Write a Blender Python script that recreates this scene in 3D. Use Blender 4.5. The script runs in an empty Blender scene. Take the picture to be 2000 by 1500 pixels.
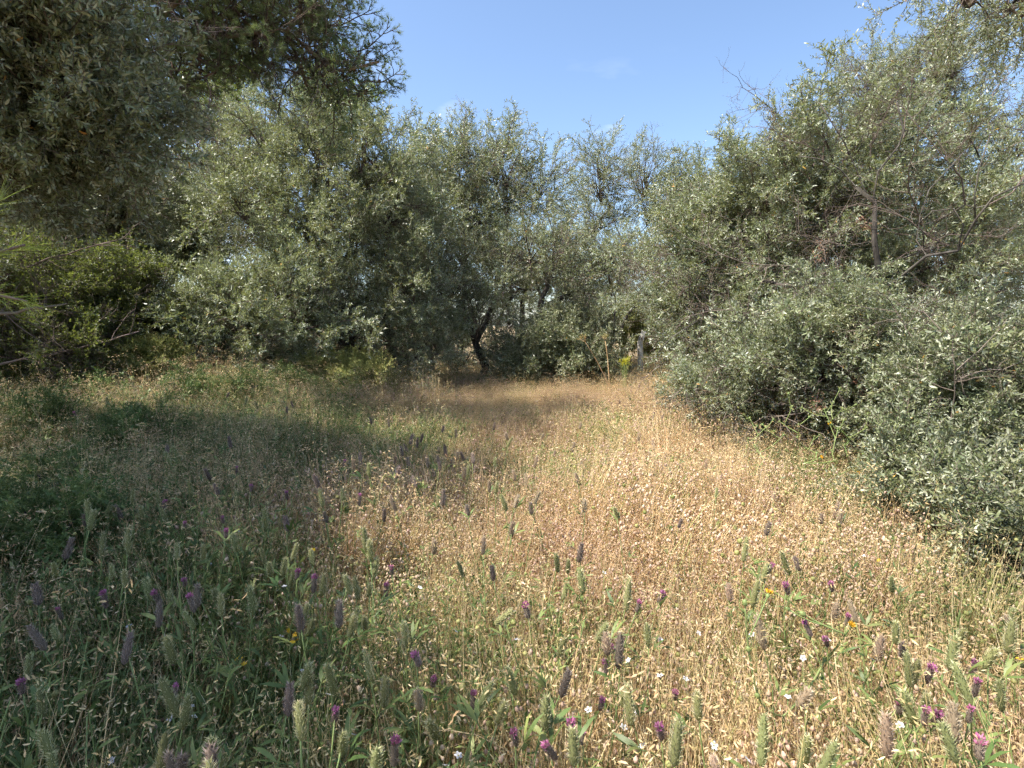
import bpy, math
import numpy as np
from mathutils import Vector, Matrix

R = math.radians
scn = bpy.context.scene
COL = scn.collection

# ------------------------------------------------------------------ camera, sky, sun, exposure
FPX = 1091.0                      # focal length in pixels of the 2000 px wide photograph
CAM_H = 1.55
PITCH = R(-6.0)
cam_d = bpy.data.cameras.new('camera')
cam_d.sensor_width = 36.0
cam_d.lens = 36.0 * FPX / 2000.0
cam_d.clip_start = 0.05
cam_d.clip_end = 3000.0
cam = bpy.data.objects.new('camera', cam_d)
cam.location = (0, 0, CAM_H)
cam.rotation_euler = (R(90) + PITCH, 0, 0)
COL.objects.link(cam)
scn.camera = cam

SUN_EL = 58.0
SUN_H = (-0.92, -0.38)            # horizontal direction towards the sun (left)
_l = math.hypot(*SUN_H)
TO_SUN = Vector((SUN_H[0] / _l * math.cos(R(SUN_EL)), SUN_H[1] / _l * math.cos(R(SUN_EL)), math.sin(R(SUN_EL))))
world = bpy.data.worlds.new('World')
scn.world = world
world.use_nodes = True
wn, wl = world.node_tree.nodes, world.node_tree.links
bg = wn['Background']
sky = wn.new('ShaderNodeTexSky')
sky.sky_type = 'NISHITA'
sky.sun_disc = False
sky.sun_elevation = R(SUN_EL)
sky.sun_rotation = math.atan2(TO_SUN.x, TO_SUN.y)
sky.altitude = 100
sky.air_density = 1.0
sky.dust_density = 1.3
sky.ozone_density = 2.6
bg.inputs['Strength'].default_value = 0.128
# a few thin fair-weather clouds low over the horizon, all the way round
tc = wn.new('ShaderNodeTexCoord')
mp = wn.new('ShaderNodeMapping'); mp.inputs['Scale'].default_value = (1, 1, 2.6); mp.inputs['Location'].default_value = (0.32, 0.0, 0.31); mp.inputs['Rotation'].default_value = (0, 0, R(-4.2))
nz = wn.new('ShaderNodeTexNoise'); nz.inputs['Scale'].default_value = 5.0; nz.inputs['Detail'].default_value = 7.0
cr = wn.new('ShaderNodeValToRGB'); cr.color_ramp.elements[0].position = 0.60; cr.color_ramp.elements[1].position = 0.80
sx = wn.new('ShaderNodeSeparateXYZ')
mr = wn.new('ShaderNodeMapRange')
mr.inputs['From Min'].default_value = 0.42; mr.inputs['From Max'].default_value = 0.20
mul = wn.new('ShaderNodeMath'); mul.operation = 'MULTIPLY'
mul2 = wn.new('ShaderNodeMath'); mul2.operation = 'MULTIPLY'; mul2.inputs[1].default_value = 0.75
mixc = wn.new('ShaderNodeMixRGB'); mixc.inputs[2].default_value = (8.2, 8.3, 8.8, 1)
wl.new(tc.outputs['Generated'], mp.inputs['Vector']); wl.new(mp.outputs['Vector'], nz.inputs['Vector'])
wl.new(nz.outputs['Fac'], cr.inputs['Fac']); wl.new(tc.outputs['Generated'], sx.inputs['Vector'])
wl.new(sx.outputs['Z'], mr.inputs['Value']); wl.new(cr.outputs['Color'], mul.inputs[0]); wl.new(mr.outputs['Result'], mul.inputs[1])
wl.new(mul.outputs[0], mul2.inputs[0]); wl.new(mul2.outputs[0], mixc.inputs['Fac'])
wl.new(sky.outputs['Color'], mixc.inputs[1]); wl.new(mixc.outputs['Color'], bg.inputs['Color'])

sun_d = bpy.data.lights.new('sun', 'SUN')
sun_d.energy = 5.0
sun_d.angle = R(0.53)
sun_d.color = (1.0, 0.945, 0.865)
sun = bpy.data.objects.new('sun', sun_d)
sun.rotation_euler = TO_SUN.to_track_quat('Z', 'Y').to_euler()
sun.location = (-6, 3, 12)
COL.objects.link(sun)

scn.view_settings.view_transform = 'Standard'
scn.view_settings.look = 'None'
scn.view_settings.gamma = 1.0
scn.view_settings.use_curve_mapping = False
scn.view_settings.exposure = 1.14
scn.render.engine = 'CYCLES'
scn.cycles.max_bounces = 4
scn.cycles.diffuse_bounces = 2
scn.cycles.use_adaptive_sampling = True
scn.cycles.adaptive_threshold = 0.1
scn.cycles.adaptive_min_samples = 24
scn.cycles.glossy_bounces = 2
scn.cycles.transmission_bounces = 3
scn.cycles.use_denoising = True
scn.cycles.denoiser = 'OPENIMAGEDENOISE'
scn.cycles.denoising_input_passes = 'RGB_ALBEDO_NORMAL'
scn.cycles.denoising_prefilter = 'NONE'
scn.render.filter_size = 1.0

# ------------------------------------------------------------------ helpers
cp, sp = math.cos(PITCH), math.sin(PITCH)
def at(px, py, d):
    """point seen at pixel (px, py) of the 2000x1500 photograph, at world distance y = d"""
    u, v = (px - 1000) / FPX, (750 - py) / FPX
    fy, fz = cp - v * sp, sp + v * cp
    k = d / fy
    return np.array([u * k, d, CAM_H + fz * k])
def ground_at(px, py, h=0.0):
    """point at height h above the ground seen at a pixel"""
    u, v = (px - 1000) / FPX, (750 - py) / FPX
    fy, fz = cp - v * sp, sp + v * cp
    k = (h - CAM_H) / fz
    return np.array([u * k, fy * k, h])
def gz(x, y):
    x = np.asarray(x, float); y = np.asarray(y, float)
    bank = 0.12 * np.clip(-x - 1.5, 0, 5) * np.clip((y - 2.5) / 5, 0, 1)     # the ground rises a little to the left
    return bank + 0.035 * np.sin(1.1 * x + 0.7 * y) + 0.03 * np.sin(1.9 * y - 0.8 * x + 1.3) + 0.02 * np.sin(3.1 * x + 2.3)
def vnoise(x, y, s, seed=0):
    """smooth noise about 0..1"""
    r = np.random.default_rng(seed); v = 0
    for i in range(6):
        a = r.uniform(0, 6.283); f = s * r.uniform(0.6, 1.7); ph = r.uniform(0, 6.283)
        v = v + np.sin(f * (x * math.cos(a) + y * math.sin(a)) + ph)
    return 0.5 + v / 6.5
def nrm(a):
    a = np.asarray(a, float)
    return a / np.maximum(np.linalg.norm(a, axis=-1, keepdims=True), 1e-9)
def perp(d, ref):
    """component of ref perpendicular to d, unit length"""
    return nrm(ref - d * np.sum(ref * d, axis=-1, keepdims=True))
def rotz(v, a):
    c, s = math.cos(a), math.sin(a)
    return np.stack([v[..., 0] * c - v[..., 1] * s, v[..., 0] * s + v[..., 1] * c, v[..., 2]], -1)

class MB:
    """collects vertices, faces, a material slot per face and a tint per vertex"""
    def __init__(self):
        self.v, self.f, self.m, self.t, self.n = [], [], [], [], 0
    def add(self, v, faces, mat=0, tint=0.5):
        v = np.asarray(v, float).reshape(-1, 3)
        faces = np.asarray(faces, int)
        self.v.append(v)
        self.f.append(faces + self.n)
        self.m.append(np.full(len(faces), mat))
        self.t.append(np.broadcast_to(np.asarray(tint, float), (len(v),)))
        self.n += len(v)
    def strips(self, rows, mat=0, tint=0.5):
        """rows: (N, S, 2, 3): N ribbons of S cross rows"""
        N, S = rows.shape[:2]
        v = rows.reshape(-1, 3)
        b = (np.arange(N) * S * 2)[:, None, None]
        k = (np.arange(S - 1) * 2)[None, :, None]
        q = np.array([0, 1, 3, 2])[None, None, :]
        self.add(v, (b + k + q).reshape(-1, 4), mat, np.repeat(np.broadcast_to(tint, (N,)), S * 2))
    def leaves(self, base, d, up, L, W, mat=0, tint=None, rng=None, bend=0.12, belly=(0.30, 0.68)):
        """lanceolate leaves, six vertices each"""
        N = len(base)
        d = nrm(d); n = perp(d, up); s = np.cross(d, n)
        L = np.broadcast_to(L, (N,))[:, None]; W = np.broadcast_to(W, (N,))[:, None] * 0.5
        a, b = belly
        p0 = base
        p1 = base + d * L * a + n * L * bend * 0.6
        p2 = base + d * L * b + n * L * bend * 0.7
        p3 = base + d * L - n * L * bend * 0.2
        v = np.stack([p0, p1 - s * W, p1 + s * W, p2 - s * W * 0.86, p2 + s * W * 0.86, p3], 1).reshape(-1, 3)
        o = np.arange(N)[:, None] * 6
        t = np.repeat(tint if tint is not None else np.full(N, 0.5), 6)
        base_n = self.n
        self.add(v, (o + np.array([[1, 2, 4, 3]])), mat, t)
        f3 = np.concatenate([o + np.array([[0, 2, 1]]), o + np.array([[3, 4, 5]])]) + base_n
        self.f.append(f3); self.m.append(np.full(len(f3), mat))
    def needles(self, base, d, L, W, mat=0, tint=None, rng=None):
        N = len(base)
        d = nrm(d); s = perp(d, rng.normal(size=(N, 3)))
        L = np.broadcast_to(L, (N,))[:, None]; W = np.broadcast_to(W, (N,))[:, None]
        v = np.stack([base - s * W / 2, base + s * W / 2, base + d * L], 1).reshape(-1, 3)
        t = np.repeat(tint if tint is not None else np.full(N, 0.5), 3)
        self.add(v, np.arange(N)[:, None] * 3 + np.array([[0, 1, 2]]), mat, t)
    def tube(self, pts, rad, k=5, mat=0, tint=0.5, cap=True):
        pts = np.asarray(pts, float); n = len(pts)
        rad = np.broadcast_to(rad, (n,))
        t = np.gradient(pts, axis=0); t = nrm(t)
        ref = np.array([0.31, 0.87, 0.38]) if abs(t[0] @ np.array([0.31, 0.87, 0.38])) < 0.9 else np.array([0.9, 0.1, -0.2])
        u = perp(t, np.broadcast_to(ref, t.shape)); w = np.cross(t, u)
        a = np.arange(k) * 2 * math.pi / k
        ring = pts[:, None] + rad[:, None, None] * (np.cos(a)[None, :, None] * u[:, None] + np.sin(a)[None, :, None] * w[:, None])
        i = np.arange(n - 1)[:, None, None] * k; j = np.arange(k)[None, :, None]
        jn = (np.arange(k) + 1)[None, :, None] % k
        q = np.concatenate([i + j, i + jn, i + k + jn, i + k + j], -1).reshape(-1, 4)
        base_n = self.n
        self.add(ring.reshape(-1, 3), q, mat, tint)
        if cap:
            self.f.append(np.array([list(range((n - 1) * k, n * k))]) + base_n); self.m.append(np.array([mat]))
    def blob(self, c, ax, L, r, k=6, prof=((0, .35), (.2, .9), (.55, 1), (.85, .6), (1, .1)), mat=0, tint=0.5):
        """lathe body along unit axis ax"""
        ax = nrm(np.asarray(ax, float)); ref = np.array([1.0, 0.2, 0.1]) if abs(ax[0]) < 0.8 else np.array([0.1, 1.0, 0.2])
        u = perp(ax, ref); w = np.cross(ax, u)
        a = np.arange(k) * 2 * math.pi / k
        rings = []
        for (h, q) in prof:
            rings.append(np.asarray(c) + ax * L * h + r * q * (np.cos(a)[:, None] * u + np.sin(a)[:, None] * w))
        n = len(prof); v = np.concatenate(rings)
        i = np.arange(n - 1)[:, None, None] * k; j = np.arange(k)[None, :, None]; jn = (np.arange(k) + 1)[None, :, None] % k
        q = np.concatenate([i + j, i + jn, i + k + jn, i + k + j], -1).reshape(-1, 4)
        base_n = self.n
        self.add(v, q, mat, tint)
        self.f.append(np.array([list(range((n - 1) * k, n * k))]) + base_n); self.m.append(np.array([mat]))
    def take(self, src, M=None, s=1.0, loc=(0, 0, 0), matmap=None, tshift=0.0):
        """copy another collection in, rotated by the 3x3 M, scaled and moved"""
        M = np.eye(3) if M is None else np.array(M)
        v = np.concatenate(src.v) @ M.T * s + np.asarray(loc)
        self.v.append(v); self.t.append(np.clip(np.concatenate(src.t) + tshift, 0, 1) if tshift else np.concatenate(src.t))
        for f, m in zip(src.f, src.m):
            self.f.append(f + self.n); self.m.append(m + (matmap or 0))
        self.n += len(v)
    def mesh(self, name, mats, smooth=False):
        me = bpy.data.meshes.new(name)
        v = np.concatenate(self.v); t = np.concatenate(self.t)
        loops, starts, tot, mi, pos = [], [], [], [], 0
        for f, m in zip(self.f, self.m):
            k = f.shape[1]
            loops.append(f.reshape(-1)); starts.append(pos + np.arange(len(f)) * k); tot.append(np.full(len(f), k)); mi.append(m)
            pos += len(f) * k
        loops = np.concatenate(loops); starts = np.concatenate(starts); tot = np.concatenate(tot); mi = np.concatenate(mi)
        me.vertices.add(len(v)); me.vertices.foreach_set('co', v.astype(np.float32).ravel())
        me.loops.add(len(loops)); me.loops.foreach_set('vertex_index', loops.astype(np.int32))
        me.polygons.add(len(starts)); me.polygons.foreach_set('loop_start', starts.astype(np.int32))
        me.polygons.foreach_set('loop_total', tot.astype(np.int32))
        me.polygons.foreach_set('material_index', mi.astype(np.int32))
        if smooth:
            me.polygons.foreach_set('use_smooth', np.ones(len(starts), bool))
        me.update(calc_edges=True)
        at_ = me.attributes.new('tint', 'FLOAT', 'POINT'); at_.data.foreach_set('value', t.astype(np.float32))
        for m in (mats if isinstance(mats, (list, tuple)) else [mats]):
            me.materials.append(m)
        return me

def link(name, data, parent=None, loc=(0, 0, 0), rot=None, scale=None):
    o = bpy.data.objects.new(name, data)
    COL.objects.link(o)
    o.parent = parent
    if rot is not None and isinstance(rot, Matrix):
        m = Matrix.Translation(Vector(loc)) @ rot.to_4x4()
        if scale is not None: m = m @ Matrix.Diagonal((scale, scale, scale, 1))
        o.matrix_basis = m
    else:
        o.location = loc
        if rot is not None: o.rotation_euler = rot
        if scale is not None: o.scale = (scale, scale, scale)
    return o
def tag(o, label=None, cat=None, group=None, kind=None):
    if label: o['label'] = label
    if cat: o['category'] = cat
    if group: o['group'] = group
    if kind: o['kind'] = kind
    return o
def frame(z, roll):
    """rotation matrix whose Z column is z, rolled about it"""
    z = Vector(z).normalized()
    q = z.to_track_quat('Z', 'Y')
    return (q.to_matrix() @ Matrix.Rotation(roll, 3, 'Z'))

# ------------------------------------------------------------------ materials
def ramp(nt, fac, cols):
    r = nt.nodes.new('ShaderNodeValToRGB')
    e = r.color_ramp.elements
    while len(e) < len(cols): e.new(0.5)
    for el, (p, c) in zip(e, cols):
        el.position = p; el.color = (*c, 1)
    nt.links.new(fac, r.inputs['Fac'])
    return r.outputs['Color']
def leaf_mat(name, cols, under=None, rough=0.5, transl=0.2, tcol=None, objvar=0.25, spec=0.4):
    m = bpy.data.materials.new(name); m.use_nodes = True
    nt = m.node_tree; N, Lk = nt.nodes, nt.links
    p = N['Principled BSDF']; out = N['Material Output']
    a = N.new('ShaderNodeAttribute'); a.attribute_name = 'tint'
    col = ramp(nt, a.outputs['Fac'], cols)
    oi = N.new('ShaderNodeObjectInfo')
    if under is not None:
        g = N.new('ShaderNodeNewGeometry')
        mx = N.new('ShaderNodeMixRGB'); mx.inputs[2].default_value = (*under, 1)
        ml = N.new('ShaderNodeMath'); ml.operation = 'MULTIPLY'; ml.inputs[1].default_value = 0.85
        Lk.new(g.outputs['Backfacing'], ml.inputs[0]); Lk.new(ml.outputs[0], mx.inputs['Fac']); Lk.new(col, mx.inputs[1])
        col = mx.outputs['Color']
    hs = N.new('ShaderNodeHueSaturation')
    mr_ = N.new('ShaderNodeMapRange'); mr_.inputs['To Min'].default_value = 1 - objvar; mr_.inputs['To Max'].default_value = 1 + objvar
    Lk.new(oi.outputs['Random'], mr_.inputs['Value']); Lk.new(mr_.outputs['Result'], hs.inputs['Value'])
    ma = N.new('ShaderNodeMath'); ma.operation = 'MULTIPLY_ADD'; ma.inputs[1].default_value = 7.31; ma.inputs[2].default_value = 0.0
    fr = N.new('ShaderNodeMath'); fr.operation = 'FRACT'
    Lk.new(oi.outputs['Random'], ma.inputs[0]); Lk.new(ma.outputs[0], fr.inputs[0])
    mh = N.new('ShaderNodeMapRange'); mh.inputs['To Min'].default_value = 0.482; mh.inputs['To Max'].default_value = 0.512
    Lk.new(fr.outputs[0], mh.inputs['Value']); Lk.new(mh.outputs['Result'], hs.inputs['Hue'])
    Lk.new(col, hs.inputs['Color'])
    Lk.new(hs.outputs['Color'], p.inputs['Base Color'])
    p.inputs['Roughness'].default_value = rough
    p.inputs['Specular IOR Level'].default_value = spec
    if transl > 0:
        t = N.new('ShaderNodeBsdfTranslucent')
        if tcol is None:
            Lk.new(hs.outputs['Color'], t.inputs['Color'])
        else:
            t.inputs['Color'].default_value = (*tcol, 1)
        ms = N.new('ShaderNodeMixShader'); ms.inputs['Fac'].default_value = transl
        Lk.new(p.outputs[0], ms.inputs[1]); Lk.new(t.outputs[0], ms.inputs[2]); Lk.new(ms.outputs[0], out.inputs['Surface'])
    return m
def bark_mat(name, c1, c2, c3, scale=18):
    m = bpy.data.materials.new(name); m.use_nodes = True
    nt = m.node_tree; N, Lk = nt.nodes, nt.links
    p = N['Principled BSDF']
    tcn = N.new('ShaderNodeTexCoord')
    mpn = N.new('ShaderNodeMapping'); mpn.inputs['Scale'].default_value = (1, 1, 0.35)
    n1 = N.new('ShaderNodeTexNoise'); n1.inputs['Scale'].default_value = scale; n1.inputs['Detail'].default_value = 8
    n2 = N.new('ShaderNodeTexNoise'); n2.inputs['Scale'].default_value = 2.3; n2.inputs['Detail'].default_value = 4
    Lk.new(tcn.outputs['Object'], mpn.inputs['Vector']); Lk.new(mpn.outputs[0], n1.inputs['Vector']); Lk.new(tcn.outputs['Object'], n2.inputs['Vector'])
    col = ramp(nt, n1.outputs['Fac'], [(0.33, c1), (0.6, c2)])
    mx = N.new('ShaderNodeMixRGB'); mx.inputs[2].default_value = (*c3, 1)
    rr = ramp(nt, n2.outputs['Fac'], [(0.52, (0, 0, 0)), (0.66, (0.8, 0.8, 0.8))])
    Lk.new(rr, mx.inputs['Fac']); Lk.new(col, mx.inputs[1]); Lk.new(mx.outputs[0], p.inputs['Base Color'])
    bp = N.new('ShaderNodeBump'); bp.inputs['Strength'].default_value = 0.7; bp.inputs['Distance'].default_value = 0.02
    Lk.new(n1.outputs['Fac'], bp.inputs['Height']); Lk.new(bp.outputs[0], p.inputs['Normal'])
    p.inputs['Roughness'].default_value = 0.9
    p.inputs['Specular IOR Level'].default_value = 0.2
    return m

OLIVE = leaf_mat('olive_leaf', [(0.0, (0.074, 0.098, 0.050)), (0.45, (0.16, 0.194, 0.100)), (0.80, (0.285, 0.315, 0.16)), (0.975, (0.30, 0.28, 0.14)), (0.985, (0.55, 0.34, 0.06)), (1.0, (0.45, 0.22, 0.06))],
                 under=(0.41, 0.435, 0.34), rough=0.42, transl=0.22, tcol=(0.42, 0.47, 0.13), objvar=0.22, spec=0.5)
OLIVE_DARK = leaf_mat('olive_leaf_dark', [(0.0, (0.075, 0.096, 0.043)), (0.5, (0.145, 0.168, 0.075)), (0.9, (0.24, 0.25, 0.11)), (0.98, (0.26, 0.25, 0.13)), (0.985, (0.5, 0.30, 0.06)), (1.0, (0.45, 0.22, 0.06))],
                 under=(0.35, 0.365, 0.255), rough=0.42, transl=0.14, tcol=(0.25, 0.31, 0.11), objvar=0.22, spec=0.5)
SHRUB = leaf_mat('shrub_leaf', [(0.0, (0.042, 0.058, 0.02)), (0.5, (0.072, 0.094, 0.03)), (1.0, (0.15, 0.165, 0.05))], rough=0.45, transl=0.3, tcol=(0.3, 0.36, 0.06), objvar=0.25)  # leaf colour darkened to stand in for the shade of the thicket
PINE = leaf_mat('pine_needle', [(0.0, (0.10, 0.14, 0.065)), (0.6, (0.17, 0.22, 0.10)), (1.0, (0.26, 0.29, 0.13))], rough=0.5, transl=0.3, tcol=(0.3, 0.38, 0.12), objvar=0.2)
PINE_YOUNG = leaf_mat('pine_needle_young', [(0.0, (0.16, 0.22, 0.04)), (0.6, (0.24, 0.31, 0.06)), (1.0, (0.34, 0.38, 0.10))], rough=0.45, transl=0.4, tcol=(0.4, 0.5, 0.08), objvar=0.15)
DEADLEAF = leaf_mat('dead_leaf', [(0.0, (0.30, 0.15, 0.09)), (1.0, (0.45, 0.26, 0.17))], rough=0.8, transl=0.2, objvar=0.2)
TWIG = leaf_mat('twig_bark', [(0.0, (0.075, 0.058, 0.046)), (1.0, (0.22, 0.175, 0.145))], rough=0.9, transl=0, objvar=0.3, spec=0.1)
BARK = bark_mat('olive_bark', (0.03, 0.026, 0.022), (0.095, 0.083, 0.07), (0.14, 0.13, 0.105))
PBARK = bark_mat('pine_bark', (0.07, 0.045, 0.03), (0.24, 0.165, 0.12), (0.33, 0.23, 0.17), 12)
STRAW = leaf_mat('straw', [(0.0, (0.36, 0.22, 0.11)), (0.35, (0.53, 0.37, 0.175)), (0.7, (0.64, 0.48, 0.25)), (1.0, (0.72, 0.58, 0.35))], rough=0.55, transl=0.3, objvar=0.22, spec=0.3)
RUSSET = leaf_mat('russet_stem', [(0.0, (0.27, 0.13, 0.07)), (0.6, (0.45, 0.28, 0.145)), (1.0, (0.58, 0.40, 0.22))], rough=0.7, transl=0.15, objvar=0.2)
PINKHEAD = leaf_mat('dry_clover_head', [(0.0, (0.43, 0.285, 0.195)), (0.5, (0.56, 0.40, 0.285)), (1.0, (0.64, 0.48, 0.355))], rough=0.9, transl=0.2, objvar=0.18, spec=0.1)
GREEN = leaf_mat('weed_leaf', [(0.0, (0.065, 0.11, 0.03)), (0.5, (0.115, 0.17, 0.05)), (1.0, (0.25, 0.29, 0.09))], rough=0.5, transl=0.3, objvar=0.25)
LIME = leaf_mat('yellow_green_leaf', [(0.0, (0.20, 0.22, 0.06)), (0.5, (0.33, 0.33, 0.11)), (1.0, (0.47, 0.43, 0.17))], rough=0.55, transl=0.35, objvar=0.2)
HEADG = leaf_mat('clover_spike_green', [(0.0, (0.17, 0.18, 0.07)), (0.5, (0.34, 0.345, 0.155)), (1.0, (0.62, 0.58, 0.36))], rough=0.8, transl=0.25, objvar=0.2, spec=0.1)
HEADP = leaf_mat('clover_spike_purple', [(0.0, (0.14, 0.11, 0.085)), (0.5, (0.26, 0.20, 0.16)), (1.0, (0.45, 0.36, 0.30))], rough=0.8, transl=0.2, objvar=0.2, spec=0.1)
HEADT = leaf_mat('clover_spike_dry', [(0.0, (0.27, 0.20, 0.13)), (0.5, (0.46, 0.36, 0.24)), (1.0, (0.62, 0.52, 0.38))], rough=0.8, transl=0.25, objvar=0.2, spec=0.1)
MAGENTA = leaf_mat('magenta_petal', [(0.0, (0.40, 0.10, 0.24)), (1.0, (0.62, 0.27, 0.42))], rough=0.6, transl=0.35, objvar=0.2)
WHITE = leaf_mat('white_petal', [(0.0, (0.72, 0.70, 0.70)), (1.0, (0.82, 0.80, 0.80))], rough=0.6, transl=0.3, objvar=0.04)
YELLOW = leaf_mat('yellow_petal', [(0.0, (0.70, 0.36, 0.02)), (1.0, (0.82, 0.56, 0.04))], rough=0.6, transl=0.3, objvar=0.1)
YOLIVE = leaf_mat('yellow_green_flower', [(0.0, (0.42, 0.42, 0.02)), (1.0, (0.62, 0.60, 0.05))], rough=0.6, transl=0.3, objvar=0.1)
CAPSULE = leaf_mat('flax_capsule', [(0.0, (0.52, 0.32, 0.14)), (1.0, (0.72, 0.50, 0.27))], rough=0.5, transl=0.1, objvar=0.15)
THISTLE = leaf_mat('thistle_stalk', [(0.0, (0.15, 0.21, 0.06)), (1.0, (0.30, 0.36, 0.12))], rough=0.55, transl=0.1, objvar=0.15)
STEMG = leaf_mat('green_stem', [(0.0, (0.13, 0.19, 0.06)), (1.0, (0.28, 0.34, 0.12))], rough=0.55, transl=0.1, objvar=0.15)
CONE = leaf_mat('pine_cone', [(0.0, (0.06, 0.035, 0.025)), (1.0, (0.14, 0.08, 0.05))], rough=0.8, transl=0)

gm = bpy.data.materials.new('dry_soil'); gm.use_nodes = True
_nt = gm.node_tree; _p = _nt.nodes['Principled BSDF']
_tc = _nt.nodes.new('ShaderNodeTexCoord')
_n1 = _nt.nodes.new('ShaderNodeTexNoise'); _n1.inputs['Scale'].default_value = 22; _n1.inputs['Detail'].default_value = 10
_n2 = _nt.nodes.new('ShaderNodeTexNoise'); _n2.inputs['Scale'].default_value = 0.6; _n2.inputs['Detail'].default_value = 5
_nt.links.new(_tc.outputs['Object'], _n1.inputs['Vector']); _nt.links.new(_tc.outputs['Object'], _n2.inputs['Vector'])
_c1 = ramp(_nt, _n1.outputs['Fac'], [(0.3, (0.12, 0.085, 0.045)), (0.5, (0.27, 0.20, 0.105)), (0.7, (0.44, 0.35, 0.19))])
_c2 = ramp(_nt, _n2.outputs['Fac'], [(0.4, (0.75, 0.72, 0.65)), (0.6, (1.0, 0.96, 0.9))])
_mx = _nt.nodes.new('ShaderNodeMixRGB'); _mx.blend_type = 'MULTIPLY'; _mx.inputs['Fac'].default_value = 1
_nt.links.new(_c1, _mx.inputs[1]); _nt.links.new(_c2, _mx.inputs[2]); _nt.links.new(_mx.outputs[0], _p.inputs['Base Color'])
_bp = _nt.nodes.new('ShaderNodeBump'); _bp.inputs['Distance'].default_value = 0.03; _bp.inputs['Strength'].default_value = 0.8
_nt.links.new(_n1.outputs['Fac'], _bp.inputs['Height']); _nt.links.new(_bp.outputs[0], _p.inputs['Normal'])
_p.inputs['Roughness'].default_value = 0.95

# ------------------------------------------------------------------ the ground: one sheet out to the horizon
ax_ = np.concatenate([-np.geomspace(20, 900, 14)[::-1], np.arange(-19.5, 19.6, 0.5), np.geomspace(20, 900, 14)])
ay_ = np.concatenate([[-900, -300, -80, -20, -8], np.arange(-4, 24.1, 0.5), np.geomspace(25, 900, 14)])
X, Y = np.meshgrid(ax_, ay_)
Z = gz(X, Y) * np.clip((60 - np.hypot(X, Y)) / 30, 0, 1)
gmb = MB()
nx, ny = len(ax_), len(ay_)
ii, jj = np.meshgrid(np.arange(nx - 1), np.arange(ny - 1))
i0 = (jj * nx + ii).ravel()
gmb.add(np.stack([X, Y, Z], -1).reshape(-1, 3), np.stack([i0, i0 + 1, i0 + nx + 1, i0 + nx], 1))
ground = tag(link('ground', gmb.mesh('ground', gm, True)), kind='structure')

# ------------------------------------------------------------------ leafy boughs (shared meshes)
def twig_path(rng, p, d, L, n, wob, up=0.0):
    pts = [p]; d = nrm(d)
    for _ in range(n):
        d = nrm(d + rng.normal(0, wob, 3) + np.array([0, 0, up]))
        pts.append(pts[-1] + d * L / n)
    return np.array(pts)
def sample_path(pts, t):
    n = len(pts) - 1
    x = np.clip(t, 0, 0.9999) * n; i = x.astype(int); f = (x - i)[:, None]
    return pts[i] * (1 - f) + pts[i + 1] * f, nrm(pts[i + 1] - pts[i])
def olive_bough(seed, L=0.85, nside=13, leaf=0.05, dens=1.0, mats=None, spread=1.0, width=0.23):
    rng = np.random.default_rng(seed); mb = MB()
    axis = twig_path(rng, np.zeros(3), np.array([0, 0, 1.0]), L, 8, 0.10)
    mb.tube(axis, np.linspace(0.007, 0.0025, 9), 4, 1, rng.uniform(0, 1))
    twigs = [(axis[3:], 0.0)]
    for i in range(nside):
        t = 0.08 + 0.88 * (i + rng.uniform(0, 0.8)) / nside
        p, d = sample_path(axis, np.array([t])); p, d = p[0], d[0]
        a = i * 2.4 + rng.uniform(-0.5, 0.5); tilt = R(rng.uniform(30, 72)) * spread
        q = perp(d, np.array([math.cos(a), math.sin(a), 0.05]))
        l = rng.uniform(0.18, 0.42) * (1.1 - 0.55 * t) * L / 0.85 + 0.05
        tw = twig_path(rng, p, d * math.cos(tilt) + q * math.sin(tilt), l, 4, 0.13, 0.05)
        mb.tube(tw, np.linspace(0.0035, 0.0015, 5), 3, 1, rng.uniform(0.1, 1), cap=False)
        twigs.append((tw, t))
        if rng.random() < 0.7:
            p2, d2 = sample_path(tw, np.array([rng.uniform(0.25, 0.6)]))
            q2 = perp(d2[0], rng.normal(size=3))
            tw2 = twig_path(rng, p2[0], d2[0] * 0.7 + q2 * 0.7, l * rng.uniform(0.4, 0.75), 3, 0.13, 0.05)
            mb.tube(tw2, np.linspace(0.0025, 0.0012, 4), 3, 1, rng.uniform(0.1, 1), cap=False)
            twigs.append((tw2, t))
    B, D, T, Ls = [], [], [], []
    for tw, t0 in twigs:
        l = np.linalg.norm(np.diff(tw, axis=0), axis=1).sum()
        n = max(3, int(l / 0.024 * dens))
        tt = (np.arange(n) + rng.uniform(0.2, 0.8, n)) / n
        tt = 0.12 + 0.88 * tt
        p, d = sample_path(tw, tt)
        ph = np.arange(n) * 1.571 + rng.uniform(-0.5, 0.5, n) + rng.uniform(0, 6)
        u = perp(d, np.broadcast_to(np.array([0.3, 0.5, 0.8]), d.shape)); w = np.cross(d, u)
        side = np.cos(ph)[:, None] * u + np.sin(ph)[:, None] * w
        tb = rng.uniform(0.0, 0.974)
        for s in (1, -1):
            k = rng.random(n) < 0.93
            ang = np.radians(rng.uniform(28, 72, n))[:, None]
            B.append(p[k]); D.append((d * np.cos(ang) + s * side * np.sin(ang) + rng.normal(0, 0.12, (n, 3)))[k])
            tv = np.clip(tb * 0.6 + 0.4 * rng.uniform(0, 0.974, n), 0, 0.974)
            tv = np.where(rng.random(n) < 0.006, 0.99, tv)
            T.append(tv[k]); Ls.append((leaf * rng.uniform(0.65, 1.2, n))[k])
    B, D, T, Ls = np.concatenate(B), np.concatenate(D), np.concatenate(T), np.concatenate(Ls)
    upv = np.array([0, 0, 1.0]) * 0.5 + rng.normal(0, 0.75, B.shape)
    mb.leaves(B, D, upv, Ls, Ls * width, 0, T, rng, bend=0.10)
    return mb
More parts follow.
